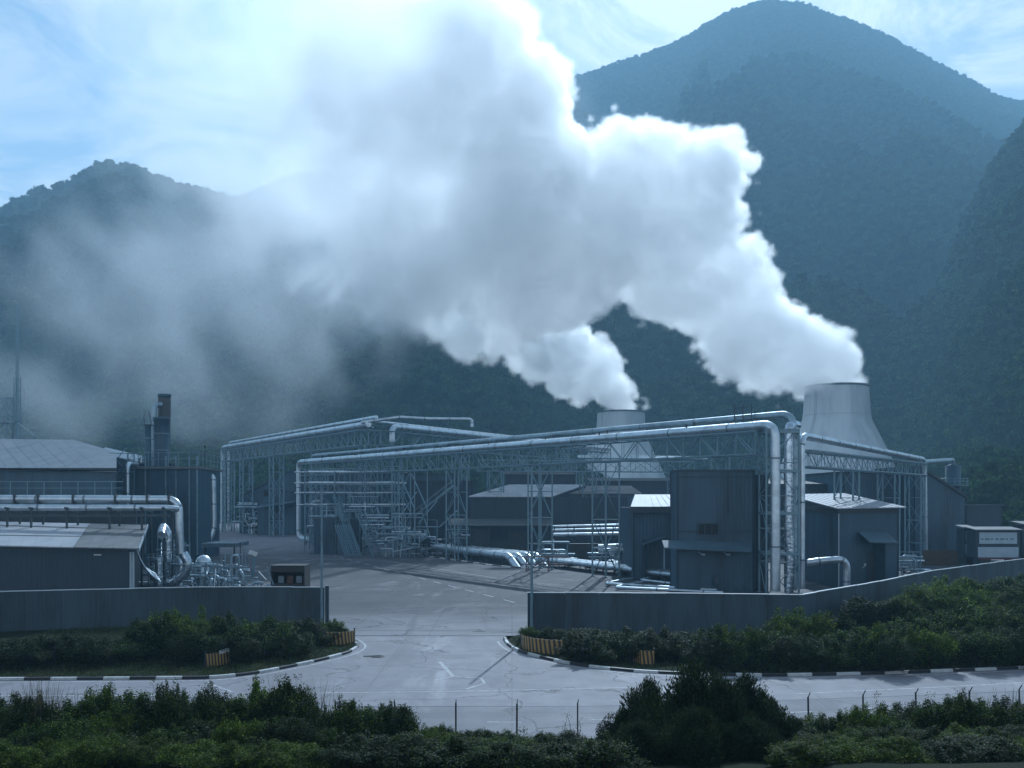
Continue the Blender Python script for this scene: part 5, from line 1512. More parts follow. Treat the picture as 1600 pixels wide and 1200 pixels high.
# vertical vessel heads
def vessel(px, pyt, pyb, Y, wpx, label, mat='steel'):
    x = at(px, 800, Y).x; zt_, zb_ = at(0, pyt, Y).z, max(0, at(0, pyb, Y).z); r = wpx * Y / F / 2
    r_ = empty('vessel', (x, Y, 0), label, 'tank')
    MB().lathe([(r, zb_ + .5), (r, zt_ - r * .6), (r * .85, zt_ - r * .3), (r * .5, zt_ - .05), (0, zt_)], 24, c=(x, Y, 0)).build('shell', M[mat], r_)
    for a_ in (.5, 2.1, 3.7, 5.3): bar('leg', (x + r * .8 * math.cos(a_), Y + r * .8 * math.sin(a_), 0), (x + r * .8 * math.cos(a_), Y + r * .8 * math.sin(a_), zb_ + .8), .16, M['steel'], r_)
    MB().lathe([(r + .02, zb_ + 1), (r + .1, zb_ + 1.05), (r + .02, zb_ + 1.3)], 24, c=(x, Y, 0)).build('band', M['band'], r_)
    return r_
vessel(512, 770, 832, 182, 22, 'dark vessel behind the wide cabinet', 'clad')
vessel(545, 768, 832, 184, 22, 'dark vessel behind the pale cabinet', 'clad')

# ================================================================== LEFT SIDE
# big hall with pale hipped roof
hl = empty('plant_hall', (-72, 132, 0), 'large dark hall with a broad pale roof at the left edge', 'building')
A_, B_ = at(-160, 729, 130), at(182, 735, 130)
C_, D_, E_ = at(182, 706.5, 147), at(115, 687, 152), at(-160, 684, 152)
MB().slab([A_, B_, C_, D_, E_], .18).build('roof', M['roof_light'], hl)
ribbed((A_.x, 130.6), (B_.x - .3, 130.6), -.05, A_.z - .2, B_.z - .2).build('wall', M['clad'], hl)
ribbed((B_.x - .3, 130.6), (C_.x - .3, 147), -.05, B_.z - .2, C_.z - .3).build('wall', M['clad'], hl)
MB().box((A_.x, 130.0, A_.z - .62), (B_.x, 130.12, A_.z - .18)).build('gutter', M['trim'], hl)
for k in range(14):
    t = k / 14
    MB().slab([A_.lerp(B_, t) + Vector((0, -.02, .03)), A_.lerp(B_, t) + Vector((.12, -.02, .03)), A_.lerp(B_, t).lerp(E_.lerp(D_, t), .97) + Vector((.12, 0, .03)), A_.lerp(B_, t).lerp(E_.lerp(D_, t), .97) + Vector((0, 0, .03))], .04).build('roof_seam', M['roof_light'], hl)
h2 = empty('shed', (-64, 170, 0), 'shed with a bright slanting roof behind the chimney building', 'building')
q = [at(150, 707, 158), at(222, 722, 158), at(222, 712, 180), at(165, 699, 180)]
MB().slab(q, .15).build('roof', M['white_trim'], h2)
ribbed((q[0].x, 158.4), (q[1].x, 158.4), -.05, q[0].z - .2, q[1].z - .2).build('wall', M['clad'], h2)
# walkway with railing in front of the hall
wk = empty('walkway', (-80, 112, 0), 'raised walkway with long railings in front of the left hall', 'walkway')
w0, w1 = at(-120, 775, 112), at(195, 775, 112)
MB().box((w0.x, 111.6, 9.2), (w1.x, 113.2, 9.4)).build('deck', M['steel'], wk)
MB().box((w0.x, 113.3, 0), (w1.x, 113.5, 9.1)).build('back_panel', M['clad_dark'], wk)
for z_, w_ in ((11.75, .09), (11.0, .07), (10.2, .07)):
    bar('rail', (w0.x, 111.6, z_), (w1.x, 111.6, z_), w_, M['steel'], wk)
for k in range(12):
    xk = w0.x + (w1.x - w0.x) * (k + .3) / 12
    bar('rail_post', (xk, 111.6, 9.4), (xk, 111.6, 11.75), .09, M['steel'], wk)
    bar('column', (xk, 112, 0), (xk, 112, 9.2), .2, M['steel_dark'], wk)
# chimney building
yb_ = 150
cb = empty('chimney_building', (at(205, 800, 150).x, yb_, 0), 'tall flat-roofed dark building carrying the chimney stacks', 'building')
xl, xm, xr = at(205, 800, 150).x, at(311, 800, 148).x, at(343, 800, 166).x
zt_ = at(0, 733, 149).z
ribbed((xl, 150), (xm, 148), -.05, zt_, zt_).build('wall', M['clad'], cb)
ribbed((xm, 148), (xr, 166), -.05, zt_, zt_).build('wall', M['clad'], cb)
ribbed((xl, 166), (xl, 150), -.05, zt_, zt_).build('wall', M['clad'], cb)
MB().prism([(xl - .5, 149.3), (xm + .3, 147.3), (xr + .5, 166), (xl - .5, 168)], zt_ + .02, zt_ + .35).build('roof', M['roof_grey'], cb)
rim_ = [Vector((xl - .3, 149.6, zt_ + .35)), Vector((xm + .1, 147.6, zt_ + .35)), Vector((xr + .3, 165.8, zt_ + .35))]
for a, b, n in ((rim_[0], rim_[1], 7), (rim_[1], rim_[2], 6)):
    for k in range(n + 1):
        p = a.lerp(b, k / n); bar('rail_post', p, p + Vector((0, 0, 2.3)), .07, M['steel'], cb)
    for z_ in (1.2, 2.25): bar('rail', a + Vector((0, 0, z_)), b + Vector((0, 0, z_)), .06, M['steel'], cb)
for px in (226, 260, 277, 299, 312):   # pipes up the front
    xk = at(px, 800, 149).x; yk = 150 - (xk - xl) / (xm - xl) * 2 - .25
    MB().tube([(xk, yk, 1), (xk, yk, zt_ + 2.0)], .13 if px != 312 else .17, 8).build('drain_pipe', M['steel'], cb)
xk = at(317, 800, 149).x; bar('mast', (xk, 150, zt_ + .3), (xk, 150, at(0, 700, 150).z), .10, M['steel_dark'], cb)
MB().lathe([(0, 0), (.2, .1), (.2, .35), (0, .45)], 10, c=(xk, 150, at(0, 700, 150).z)).build('mast_head', M['black'], cb)
# stacks
def stack(px, wpx, pyt, Y, label, mat='clad', z0=None, cap=None):
    x = at(px, 800, Y).x; r = wpx * Y / F / 2; z1 = at(0, pyt, Y).z; z0 = zt_ + .36 if z0 is None else z0
    r_ = empty('chimney', (x, Y, z0), label, 'chimney')
    MB().lathe([(r * 1.15, 0), (r * 1.15, .3), (r, .32), (r, (z1 - z0) * .68), (r * 1.0, z1 - z0 - .5), (r * 1.12, z1 - z0 - .45), (r * 1.12, z1 - z0), (r * .85, z1 - z0), (r * .85, z1 - z0 - 2)], 20, c=(x, Y, z0)).build('flue', M[mat], r_)
    for k in (.33, .66): MB().lathe([(r + .005, 0), (r + .07, .04), (r + .07, .2), (r + .005, .24)], 20, c=(x, Y, z0 + (z1 - z0) * k)).build('band', M['band'], r_)
    if cap: MB().lathe([(r * 1.02, z1 - z0 - 4.5), (r * 1.04, z1 - z0 - .6)], 20, c=(x, Y, z0)).build('rusty_top', M[cap], r_)
    return r_
stack(257, 18, 616, 158, 'tallest and widest chimney, brownish near its top', 'clad', cap='sooty')
stack(252, 22, 652, 155.5, 'thick lower chimney jacket in front of the tallest one', 'clad')
stack(231, 9, 663, 154, 'slim chimney with a small platform at the left of the group', 'clad')
pipe_run('dark pipe curving over into the tallest chimney', [(at(241, 700, 156).x, 156, zt_ + .5), (at(241, 700, 156).x, 156, at(0, 633, 156).z), (at(252, 700, 157).x, 157, at(0, 631, 156).z)], .42, 'pipe_dull', 1.0, 3)
xs_ = at(231, 800, 154).x; zz_ = at(0, 664, 154).z
pf = empty('platform', (xs_, 154, zz_), 'little railed platform round the slim chimney', 'platform')
MB().box((xs_ - .8, 153.3, zz_ - .1), (xs_ + .9, 154.7, zz_)).build('deck', M['steel_dark'], pf)
for dx in (-.75, .85):
    bar('rail_post', (xs_ + dx, 153.35, zz_), (xs_ + dx * .3, 153.6, zz_ + 2.2), .08, M['steel_dark'], pf)
    bar('rail_post', (xs_ + dx, 154.6, zz_), (xs_ + dx, 154.6, zz_ + 1.2), .08, M['steel_dark'], pf)
# small roof plant on the chimney building
for i, (px, Y_) in enumerate(((212, 156), (218, 153), (268, 156))):
    pump(at(px, 700, Y_).x, Y_, zt_ + .36, 1.0, ('roof-top fan unit at the left corner of the chimney building', 'second roof-top fan unit near the slim chimney', 'roof-top fan unit right of the tallest chimney')[i], i + 30)
# big duct on the right side of the chimney building
pipe_run('large silver duct looping down beside the chimney building', [(xr - .6, 159, zt_ - .6), (xr + 1.0, 159, zt_ - .9), (xr + 1.15, 159, 4.2), (xr - .1, 157.5, 1.6), (xr - 1.0, 155, 1.4)], .55, 'pipe', 1.7, 4)
# stair frame at the left corner of the chimney building
sf = empty('stair_tower', (at(190, 800, 146).x, 146, 0), 'open steel stair tower at the left corner of the chimney building', 'stair tower')
lattice_tower(sf, at(190, 800, 146).x, 146, 2.8, 2.6, 0, at(0, 708, 146).z, 2.6, 0, leg=.13, brace=.08)
for k in range(5):
    z_ = 3 + k * 2.9; xx_ = at(190, 800, 146).x
    MB().box((xx_ - 1.3, 144.8, z_ - .06), (xx_ + 1.3, 147.2, z_)).build('landing', M['steel_dark'], sf)
    bar('stringer', (xx_ - 1.2, 144.9, z_), (xx_ + 1.2, 144.9, z_ + 2.8), .1, M['steel'], sf)
pipe_run('slim upright silver pipe beside the open stair tower', [(at(199, 800, 144).x, 144, 0), (at(199, 800, 144).x, 144, at(0, 724, 144).z), (at(206, 800, 146).x, 148, at(0, 724, 144).z)], .32, 'pipe', 1.1, 3)

# two horizontal pipes with the drop at their right end
yp = 92
def lp(px, py, Y): return at(px, py, Y)
p_end = lp(283, 781, yp)
pipe_run('upper of the two long silver pipes at the left, bending down at its right end', [lp(-130, 779, yp), lp(279, 780.5, yp), Vector((lp(283, 780, yp).x, yp, 2.1)), Vector((lp(262, 780, yp).x, yp - 1, 1.6)), Vector((lp(205, 780, yp - 1).x, yp - 1, 1.6))], .38, 'pipe', 1.2, 4.6)
pipe_run('lower of the two long silver pipes at the left', [lp(-130, 792.5, yp - 1.2), lp(262, 793.5, yp - 1.2), lp(278, 795, yp - .4)], .30, 'pipe', .8, 4.6)
pipe_run('crumpled silver pipe hooking up beside the drop', [lp(262, 878, yp - 3), lp(262, 832, yp - 3), lp(255, 822, yp - 3), lp(252, 836, yp - 5)], .38, 'foil', .9, 1.8)
pipe_run('curved silver pipe looping behind the wall right of the drop', [lp(286, 865, yp - 4), lp(295, 880, yp - 4), lp(288, 900, yp - 4), lp(268, 910, yp - 4)], .42, 'foil', 1.2, 2.0)
pipe_run('short upright silver pipe left of the drop', [lp(248, 915, yp - 5), lp(248, 872, yp - 5)], .34, 'foil', .5, 1.6)
for k in range(5):
    pipe_run('%s thin white pipe fanning out from the corner of the low roof' % ['uppermost', 'second', 'middle', 'fourth', 'lowest'][k], [lp(214 + k, 860 + k * 3, 84), lp(222 + k * 2, 885 + k * 2, 84.5), lp(243 + k * 2, 897 + k * 3, 85)], .075, 'pipe', 1.0, 3, n=7, group='thin white pipes by the low roof corner')
rk2 = empty('low_pipe_rack', (-60, 92, 0), 'steel rack under the two long silver pipes at the left', 'pipe rack')
for k, px in enumerate((-60, 20, 57, 112, 178, 228, 262)):
    x_ = lp(px, 800, yp - .6).x
    for y_ in (yp - 1.6, yp + .7): bar('post', (x_, y_, 0), (x_, y_, 9.0), .16, M['steel_dark'], rk2)
    bar('crossbar', (x_, yp - 2.0, 8.95), (x_, yp + 1.1, 8.45), .16, M['steel_dark'], rk2)
    MB().box((x_ - .09, yp - .45, 9.1), (x_ + .09, yp + .45, 10.25)).build('clamp', M['steel_dark'], rk2)
bar('beam', (lp(-60, 800, yp).x, yp - 1.6, 8.2), (lp(275, 800, yp).x, yp - 1.6, 8.2), .18, M['steel_dark'], rk2)
bar('beam', (lp(-60, 800, yp).x, yp + .7, 8.2), (lp(275, 800, yp).x, yp + .7, 8.2), .18, M['steel_dark'], rk2)
# bright valves standing below those pipes
for i, px in enumerate((22, 34, 48, 87, 98, 103, 113, 135, 150, 178, 190)):
    pump(lp(px, 800, 98).x, 98 - (i % 3), 5.6, .75, '%s valve unit from the left in the row below the two long silver pipes' % ['first', 'second', 'third', 'fourth', 'fifth', 'sixth', 'seventh', 'eighth', 'ninth', 'tenth', 'last'][i], i + 50)['group'] = 'valve units below the long silver pipes'
dk = empty('platform', (-58, 96, 0), 'dark deck carrying the row of valve units', 'platform')
MB().box((lp(-60, 800, 98).x, 95.2, 5.3), (lp(215, 800, 98).x, 99.2, 5.58)).build('deck', M['steel_dark'], dk)
MB().box((lp(-60, 800, 98).x, 99.3, 0), (lp(205, 800, 98).x, 99.5, 9.0)).build('back_panel', M['trim'], dk)
for px in (-50, 20, 90, 160, 212): bar('column', (lp(px, 800, 97).x, 97, 0), (lp(px, 800, 97).x, 97, 5.3), .2, M['steel_dark'], dk)

# near low building, left
e0, e1 = at(-90, 850, 80), at(216, 857, 80)
r0, r1 = at(-90, 813, 94), at(230, 820, 94)
ns_ = empty('shed', (e1.x, 80, 0), 'low dark shed with a patched pale and grey roof at the left front', 'building')
fsp = (.70, .59)     # split between the pale and the grey sheets: ridge, eave
sr, se = r0.lerp(r1, 1 - .28), e0.lerp(e1, 1 - .33)
roof_sheet(e0, se, sr, r0, .1, 1.0, .03).build('roof', M['roof_light'], ns_)['label'] = 'pale sheets of the roof'
gs = roof_sheet(se + Vector((.02, 0, 0)), e1, r1, sr + Vector((.02, 0, 0)), .1, 1.0, .03).build('roof', M['roof_grey'], ns_); gs['label'] = 'darker grey corner of the roof'
for k, f_ in enumerate((.35, .82)):
    a = e0.lerp(r0, f_) + Vector((0, 0, .05)); b = se.lerp(sr, f_ + .05 * (1 - 2 * k)) + Vector((0, 0, .05))
    bar('roof_joint', a, b, .10, M['trim'], ns_, .04)
ribbed((e0.x, 80.6), (e1.x - .9, 80.6), -.05, e0.z - .1, e1.z - .1).build('wall', M['clad_dark'], ns_)
ribbed((e1.x - .9, 80.6), (r1.x - .6, 94), -.05, e1.z - .1, r1.z - .2).build('wall', M['clad_dark'], ns_)
MB().box((e0.x, 79.85, e0.z - .5), (e1.x, 80.0, e1.z - .12)).build('gutter', M['trim'], ns_)
bar('barge_board', e1 + Vector((.06, 0, -.1)), r1 + Vector((.06, 0, -.1)), .08, M['white_trim'], ns_, .3)
for dx in (0, .22): bar('downpipe', (e1.x - .75 + dx, 80.3, 0), (e1.x - .75 + dx, 80.3, e1.z - .3), .13, M['white_trim'], ns_)
MB().box((at(147, 867, 80.4).x, 80.35, at(0, 868, 80.4).z), (at(158, 867, 80.4).x, 80.5, at(0, 866, 80.4).z)).build('bracket', M['white'], ns_)

# machinery between the drop and the gateway
for i, (px, py, Y, s) in enumerate(((300, 888, 92, 1.5), (312, 893, 90, 1.2), (325, 872, 96, 1.6), (340, 884, 94, 1.4), (352, 890, 92, 1.5), (336, 900, 86, 1.3), (362, 902, 86, 1.5), (378, 905, 84, 1.3), (400, 905, 84, 1.2), (240, 850, 96, 1.6), (236, 880, 90, 1.4), (312, 905, 84, 1.4))):
    p = at(px, py, Y)
    pump(p.x, Y, 0, s * 1.15, ('dark pump left of the silver drum', 'small dark pump in front of the silver drum', 'high pump at the foot of the chimney building', 'rusty looking pump right of the silver drum', 'pump beneath the concrete canopy', 'pump just behind the left wall', 'wide pump behind the left wall near the floodlight', 'pump below the floodlight', 'pump between the floodlight and the rusty box', 'dark machine left of the silver drop', 'dark machine under the grey roof corner', 'low machine in front of the silver drum')[i], 70 + i)
for i, (px, py, Y) in enumerate(((318, 870, 92), (285, 868, 92))):
    p = at(px, py, Y)
    vr = empty('silver_drum', (p.x, Y, 0), ('upright silver drum with a domed top and flange behind the left wall', 'second upright drum with a domed top close to the drop')[i], 'tank')
    MB().lathe([(.75, 0), (.75, p.z - .5), (.6, p.z - .1), (.3, p.z + .12), (0, p.z + .18)], 20, c=(p.x, Y, 0)).build('shell', M['pipe'], vr)
    MB().lathe([(.76, 0), (1.05, .03), (1.05, .16), (.76, .2)], 20, c=(p.x, Y, p.z - .9)).build('flange', M['pipe_dull'], vr)
    for k in range(6): bar('stiffener', (p.x + .8 * math.cos(k * 1.05), Y + .8 * math.sin(k * 1.05), 0), (p.x + .8 * math.cos(k * 1.05), Y + .8 * math.sin(k * 1.05), p.z - .9), .08, M['pipe_dull'], vr)
for i, (px, Y, w, h, lab) in enumerate(((286, 88, 1.6, 3.4, 'tangled pipework right of the silver drop'), (304, 90, 1.8, 3.8, 'tangled pipework left of the silver drum'), (328, 88, 2.0, 3.6, 'tangled pipework right of the silver drum'), (346, 93, 2.0, 4.4, 'tangled pipework under the pale canopy'), (365, 88, 2.2, 2.4, 'low tangled pipework before the canopy'), (385, 84, 2.0, 1.9, 'low tangled pipework by the floodlight'),
                                        (232, 90, 1.6, 4.6, 'tangled pipework under the grey roof corner'), (246, 95, 2, 6.2, 'tall tangled pipework behind the hooked silver pipe'), (265, 96, 1.6, 5.4, 'tall tangled pipework behind the silver drop'))):
    manifold((px - 800) * Y / F, Y, w, 1.2, h, lab, 300 + i, n=12, r=.085, mat='foil')
cn_ = empty('canopy', (at(355, 855, 112).x, 112, 0), 'small pale flat canopy at the foot of the chimney building', 'canopy')
a = at(337, 849, 116); b = at(370, 848, 112)
MB().box((a.x, 110.5, b.z - .45), (b.x + .3, 116, b.z)).build('roof', M['clad_pale'], cn_)
for x_ in (a.x + .3, b.x): bar('column', (x_, 111, 0), (x_, 111, b.z - .45), .16, M['steel_dark'], cn_)
fl_ = empty('floodlight', (at(394, 890, 95).x, 95, 0), 'white floodlight tilted up on a short curved arm', 'floodlight')
x_ = at(397, 860, 95).x; z_ = at(0, 868, 95).z
MB().tube(fillet([(x_ - 1.6, 95, 1.2), (x_ - .1, 95, 2.0), (x_, 95, z_)], .8), [.22] * 1 + [.2] * 7 + [.1] * 1 if False else .14, 8).build('arm', M['steel'], fl_)
MB().bar((x_ - .35, 94.8, z_ + .35), (x_ + .15, 95.1, z_ + .1), .8, .45).build('head', M['white'], fl_)
bar('stay', (x_ - 1.3, 95, at(0, 849, 95).z), (x_ - .1, 95, 2.3), .05, M['steel_dark'], fl_)
bar('post', (x_ - 1.35, 95, 0), (x_ - 1.35, 95, at(0, 847, 95).z), .09, M['steel_dark'], fl_)
# open rusty box
bxo = empty('skip', (at(423, 900, 84).x, 84, 0), 'dark rusty open-fronted box standing behind the left wall', 'skip')
x0_, x1_ = at(423, 900, 84).x, at(476, 900, 84).x; zt2, zb3 = at(0, 885, 84).z, .0
for nm, lo, hi in (('back', (x0_, 86.2, 0), (x1_, 86.3, zt2)), ('side', (x0_, 84, 0), (x0_ + .12, 86.2, zt2)), ('side', (x1_ - .12, 84, 0), (x1_, 86.2, zt2)), ('roof', (x0_, 84, zt2), (x1_, 86.3, zt2 + .08)), ('sill', (x0_ + .12, 84, 0), (x1_ - .12, 84.12, zt2 - 1.5)), ('lintel', (x0_ + .12, 84, zt2 - .5), (x1_ - .12, 84.12, zt2))):
    MB().box(lo, hi).build(nm, M['rustbox'], bxo)
for k in range(3):
    MB().box((x0_ + .5 + k * .8, 84.6, zt2 - 1.5), (x0_ + 1.0 + k * .8, 85.2, zt2 - .9)).build('content', M['rust'] if k == 1 else M['band'], bxo)
bar('stay', (x0_ - .35, 84, zt2), (x0_ + .25, 84, zt2 - 1.6), .1, M['steel'], bxo)
# loose planks
pk = MB().bar(at(404, 893, 84), at(416, 906, 84), .16, .06).build('plank', M['white_trim']); tag(pk, 'pale plank leaning between the floodlight and the rusty box', 'plank')
# lattice mast far left with its machine platform
lm = empty('lattice_mast', (at(27, 700, 352).x, 352, 0), 'tall thin guyed mast at the left edge fading into the mist', 'mast')
x_ = at(27, 700, 352).x
lattice_tower(lm, x_, 352, .7, .7, 0, at(0, 478, 352).z, 2.6, 0, leg=.13, brace=.07, mat='steel')
lattice_tower(lm, x_, 352, 1.7, 1.7, 0, at(0, 590, 352).z, 3.6, 0, leg=.22, brace=.12, mat='steel')
dr = empty('drilling_rig', (at(5, 680, 235).x, 235, 0), 'steel frame of a rig showing above the pale roof at the left edge', 'rig')
xg = at(6, 680, 235).x
lattice_tower(dr, xg - 1, 235, 5, 3, 0, at(0, 622, 235).z, 4.5, 0, leg=.24, brace=.16, mat='steel')
MB().box((xg - 4, 233, at(0, 662, 235).z), (xg + 3.4, 237, at(0, 658, 235).z)).build('deck', M['steel'], dr)
bar('boom', (xg + 3, 235, at(0, 660, 235).z), (xg + 7.5, 235, at(0, 682, 235).z), .35, M['steel'], dr)
for k in range(5): bar('bracket', (xg - 3 + k * 1.6, 233, at(0, 680, 235).z), (xg - 2 + k * 1.6, 233, at(0, 662, 235).z), .16, M['steel'], dr)

# ================================================================== STRIPED BARRIERS
def barrier(pts, h, label, slats, tape=False, z=.11, name='barrier'):
    """yellow and black slanted slats on two rails along a plan line"""
    P_ = [Vector((p[0], p[1], z)) for p in pts]
    root = empty(name, (P_[0].x, P_[0].y, z), label, 'barrier')
    acc = [0]
    for a, b in zip(P_, P_[1:]): acc.append(acc[-1] + (b - a).length)
    def pt(s):
        s = max(0, min(acc[-1], s))
        for i in range(len(P_) - 1):
            if s <= acc[i + 1] + 1e-6: return P_[i].lerp(P_[i + 1], (s - acc[i]) / (acc[i + 1] - acc[i]))
        return P_[-1]
    L = acc[-1]; w = L / slats
    for k in range(slats):
        s0 = k * w; sl_ = w * .8
        up = Vector((0, 0, h))
        o = Vector((0, 0, .02 * math.sin(k * 2.3)))
        a, b, c, d = pt(s0 + sl_), pt(s0 + w + sl_), pt(s0 + w) + up + o, pt(s0) + up + o
        n_ = Vector((0, .05, 0))
        mb = MB(); q = [a, b, c, d]; mb.add(q + [v + n_ for v in q], [(0, 1, 2, 3), (7, 6, 5, 4), (0, 4, 5, 1), (1, 5, 6, 2), (2, 6, 7, 3), (3, 7, 4, 0)])
        mb.build('slat', M['yellow'] if k % 2 else M['stripe_black'], root)
    for z_ in (.25, .75):
        for k in range(len(P_) - 1): bar('rail', P_[k] + Vector((0, .1, h * z_)), P_[k + 1] + Vector((0, .1, h * z_)), .06, M['steel_dark'], root)
    for s in (0, L): p = pt(s); bar('post', p + Vector((0, .1, -.1)), p + Vector((0, .1, h + .15)), .07, M['steel_dark'], root)
    if tape:
        a, b = pt(L * .6) + Vector((0, -.03, h)), pt(L) + Vector((0, -.03, h + .1))
        bar('board', a, b, .03, M['white'], root, .22)
    return root
barrier([onz(320, 1046)[:2], onz(358, 1040)[:2]], .75, 'straight yellow and black barrier with a white board on the left verge', 16, True)
barrier([onz(987, 1036)[:2], onz(1002, 1041)[:2], onz(1022, 1041)[:2]], .8, 'small curved yellow and black barrier on the right verge', 16)
def nose(cx, cy, r, a0, a1, h, label, slats):
    barrier([(cx + r * math.cos(math.radians(a0 + (a1 - a0) * k / 8)), cy + r * math.sin(math.radians(a0 + (a1 - a0) * k / 8))) for k in range(9)], h, label, slats)
nose(-12.0, 65.2, 1.35, 250, 350, .85, 'curved yellow and black guard round the bush at the left side of the gateway', 18)
nose(3.6, 63.0, 3.0, 180, 262, .9, 'curved yellow and black guard at the right side of the gateway', 26)

# ================================================================== WIRE FENCE
def fence():
    line = [(-62, 42.2), (-45, 41.0), (-30, 40.2), (-18, 39.6), (-5.2, 38.75), (3, 38.8), (10, 39.7), (24, 42.1), (45, 46.2), (70, 51)]
    pts = [Vector((x, y, 0)) for x, y in line]
    root = empty('wire_fence', (0, 38.6, 0), 'low chain-link fence on thin dark posts along the near side of the road', 'fence')
    acc = [0]
    for a, b in zip(pts, pts[1:]): acc.append(acc[-1] + (b - a).length)
    def pt(s):
        for i in range(len(pts) - 1):
            if s <= acc[i + 1] or i == len(pts) - 2: return pts[i].lerp(pts[i + 1], (s - acc[i]) / (acc[i + 1] - acc[i]))
    rnd = random.Random(2)
    n = int(acc[-1] / 2.46)
    for k in range(n):
        p = pt(k * 2.46 + .8)
        lean = Vector((rnd.uniform(-.04, .04), rnd.uniform(-.04, .04), 0))
        bar('post', p + Vector((0, 0, -.1)), p + lean + Vector((0, 0, 1.62 + rnd.uniform(0, .1))), .055, M['steel_dark'], root)
        bar('arm', p + lean + Vector((0, 0, 1.6)), p + lean + Vector((.02, -.22, 1.85)), .03, M['steel_dark'], root)
    # woven wire: two families of diagonals
    mb = MB(); cell = .085; h = 1.45; L = acc[-1]; w = .0035
    s = -h
    V, Q = [], []
    def seg(s0, z0, s1, z1, o):
        a, b = pt(max(0, s0)), pt(min(L, s1))
        for (p, z) in ((a, z0), (b, z1)):
            V.append((p.x, p.y + o, z + w)); V.append((p.x, p.y + o, z - w))
            V.append((p.x, p.y + o + 2 * w, z))
        i = len(V) - 6
        Q.append((i, i + 3, i + 4, i + 1)); Q.append((i + 1, i + 4, i + 5, i + 2)); Q.append((i + 2, i + 5, i + 3, i))
    while s < L:
        if s > 0 and s + h < L:
            seg(s, .08, s + h, .08 + h, 0); seg(s, .08 + h, s + h, .08, .012)
        s += cell * 1.414
    o = link_mesh('woven_wire', np_mesh('woven_wire', np.array(V) - np.array([0, 38.6, 0]), np.array(Q), M['steel'], False), root)
    o['kind'] = 'stuff'
    for z_ in (.08, 1.53):
        for a, b in zip(pts, pts[1:]): bar('line_wire', a + Vector((0, 0, z_)), b + Vector((0, 0, z_)), .012, M['steel'], root)
fence()

# ================================================================== PLANTS
BUSH = {}
def bush_mesh(kind, seed):
    k = (kind, seed)
    if k in BUSH: return BUSH[k]
    rnd = random.Random(seed * 7 + len(kind))
    if kind in ('leafy', 'bright', 'dull'):
        lobes = [(0, 0, .55, .55, .55, .5)]
        for i in range(9):
            a = rnd.uniform(0, 6.28); d = rnd.uniform(.25, .62)
            lobes.append((math.cos(a) * d, math.sin(a) * d, rnd.uniform(.2, .85), rnd.uniform(.2, .36), rnd.uniform(.2, .36), rnd.uniform(.2, .38)))
        for i in range(7):
            a = rnd.uniform(0, 6.28); d = rnd.uniform(.0, .5)
            lobes.append((math.cos(a) * d, math.sin(a) * d, rnd.uniform(.85, 1.12), .09, .09, rnd.uniform(.12, .24)))
        me = crown_mesh(kind + '_bush', seed, lobes, 23000, .021, M[{'leafy': 'leaf', 'bright': 'leaf_bright', 'dull': 'leaf_dull'}[kind]], aspect=.5, fill=.55)
    elif kind == 'conifer':
        lobes = []
        for i in range(24):
            a = rnd.uniform(0, 6.28); d = rnd.uniform(0, .44) ** 1.0
            t = 1 - d / .55 * rnd.uniform(.6, 1.0)
            for j in range(3):
                lobes.append((math.cos(a) * d * (1 + .1 * j), math.sin(a) * d, .10 + t * (.22 + .29 * j), .18 - .035 * j, .18 - .035 * j, .21))
        me = crown_mesh('conifer', seed, lobes, 42000, .022, M['leaf_dark'], upright=1, aspect=.22, fill=.6)
    elif kind == 'spire':
        lobes = [(rnd.uniform(-.03, .03), rnd.uniform(-.03, .03), .06 + .10 * i, .17 * (1 - i / 11) + .02, .17 * (1 - i / 11) + .02, .09) for i in range(10)]
        me = crown_mesh('spire', seed, lobes, 5000, .016, M['leaf_dark'], upright=1, aspect=.22, fill=.5)
    BUSH[k] = me
    return me
def place_bush(kind, seed, x, y, z, w, h, label, group, rz=0.0, cat='bush', name='bush'):
    root = empty(name, (x, y, z), label, cat, group)
    c = link_mesh('crown', bush_mesh(kind, seed), root, (0, 0, 0))
    f = {'conifer': .55, 'spire': .2}.get(kind, .85)
    c.scale = (w / 2 / f, w / 2 / f, h / 1.12); c.rotation_euler = (0, 0, rz)
    key = 'stems'
    if key not in BUSH:
        mb = MB(); rnd = random.Random(3)
        for k in range(7):
            a = k * .9; mb.tube([(0, 0, -.1), (math.cos(a) * .12, math.sin(a) * .12, .3), (math.cos(a) * .4, math.sin(a) * .4, .75)], [.035, .025, .01], 5)
        BUSH[key] = mb.mesh('stems', M['bark'])
    s = link_mesh('stems', BUSH[key], root); s.scale = (w / 2, w / 2, h * .9)
    return root

GRP_F = 'shrubs on the near bank in front of the wire fence'
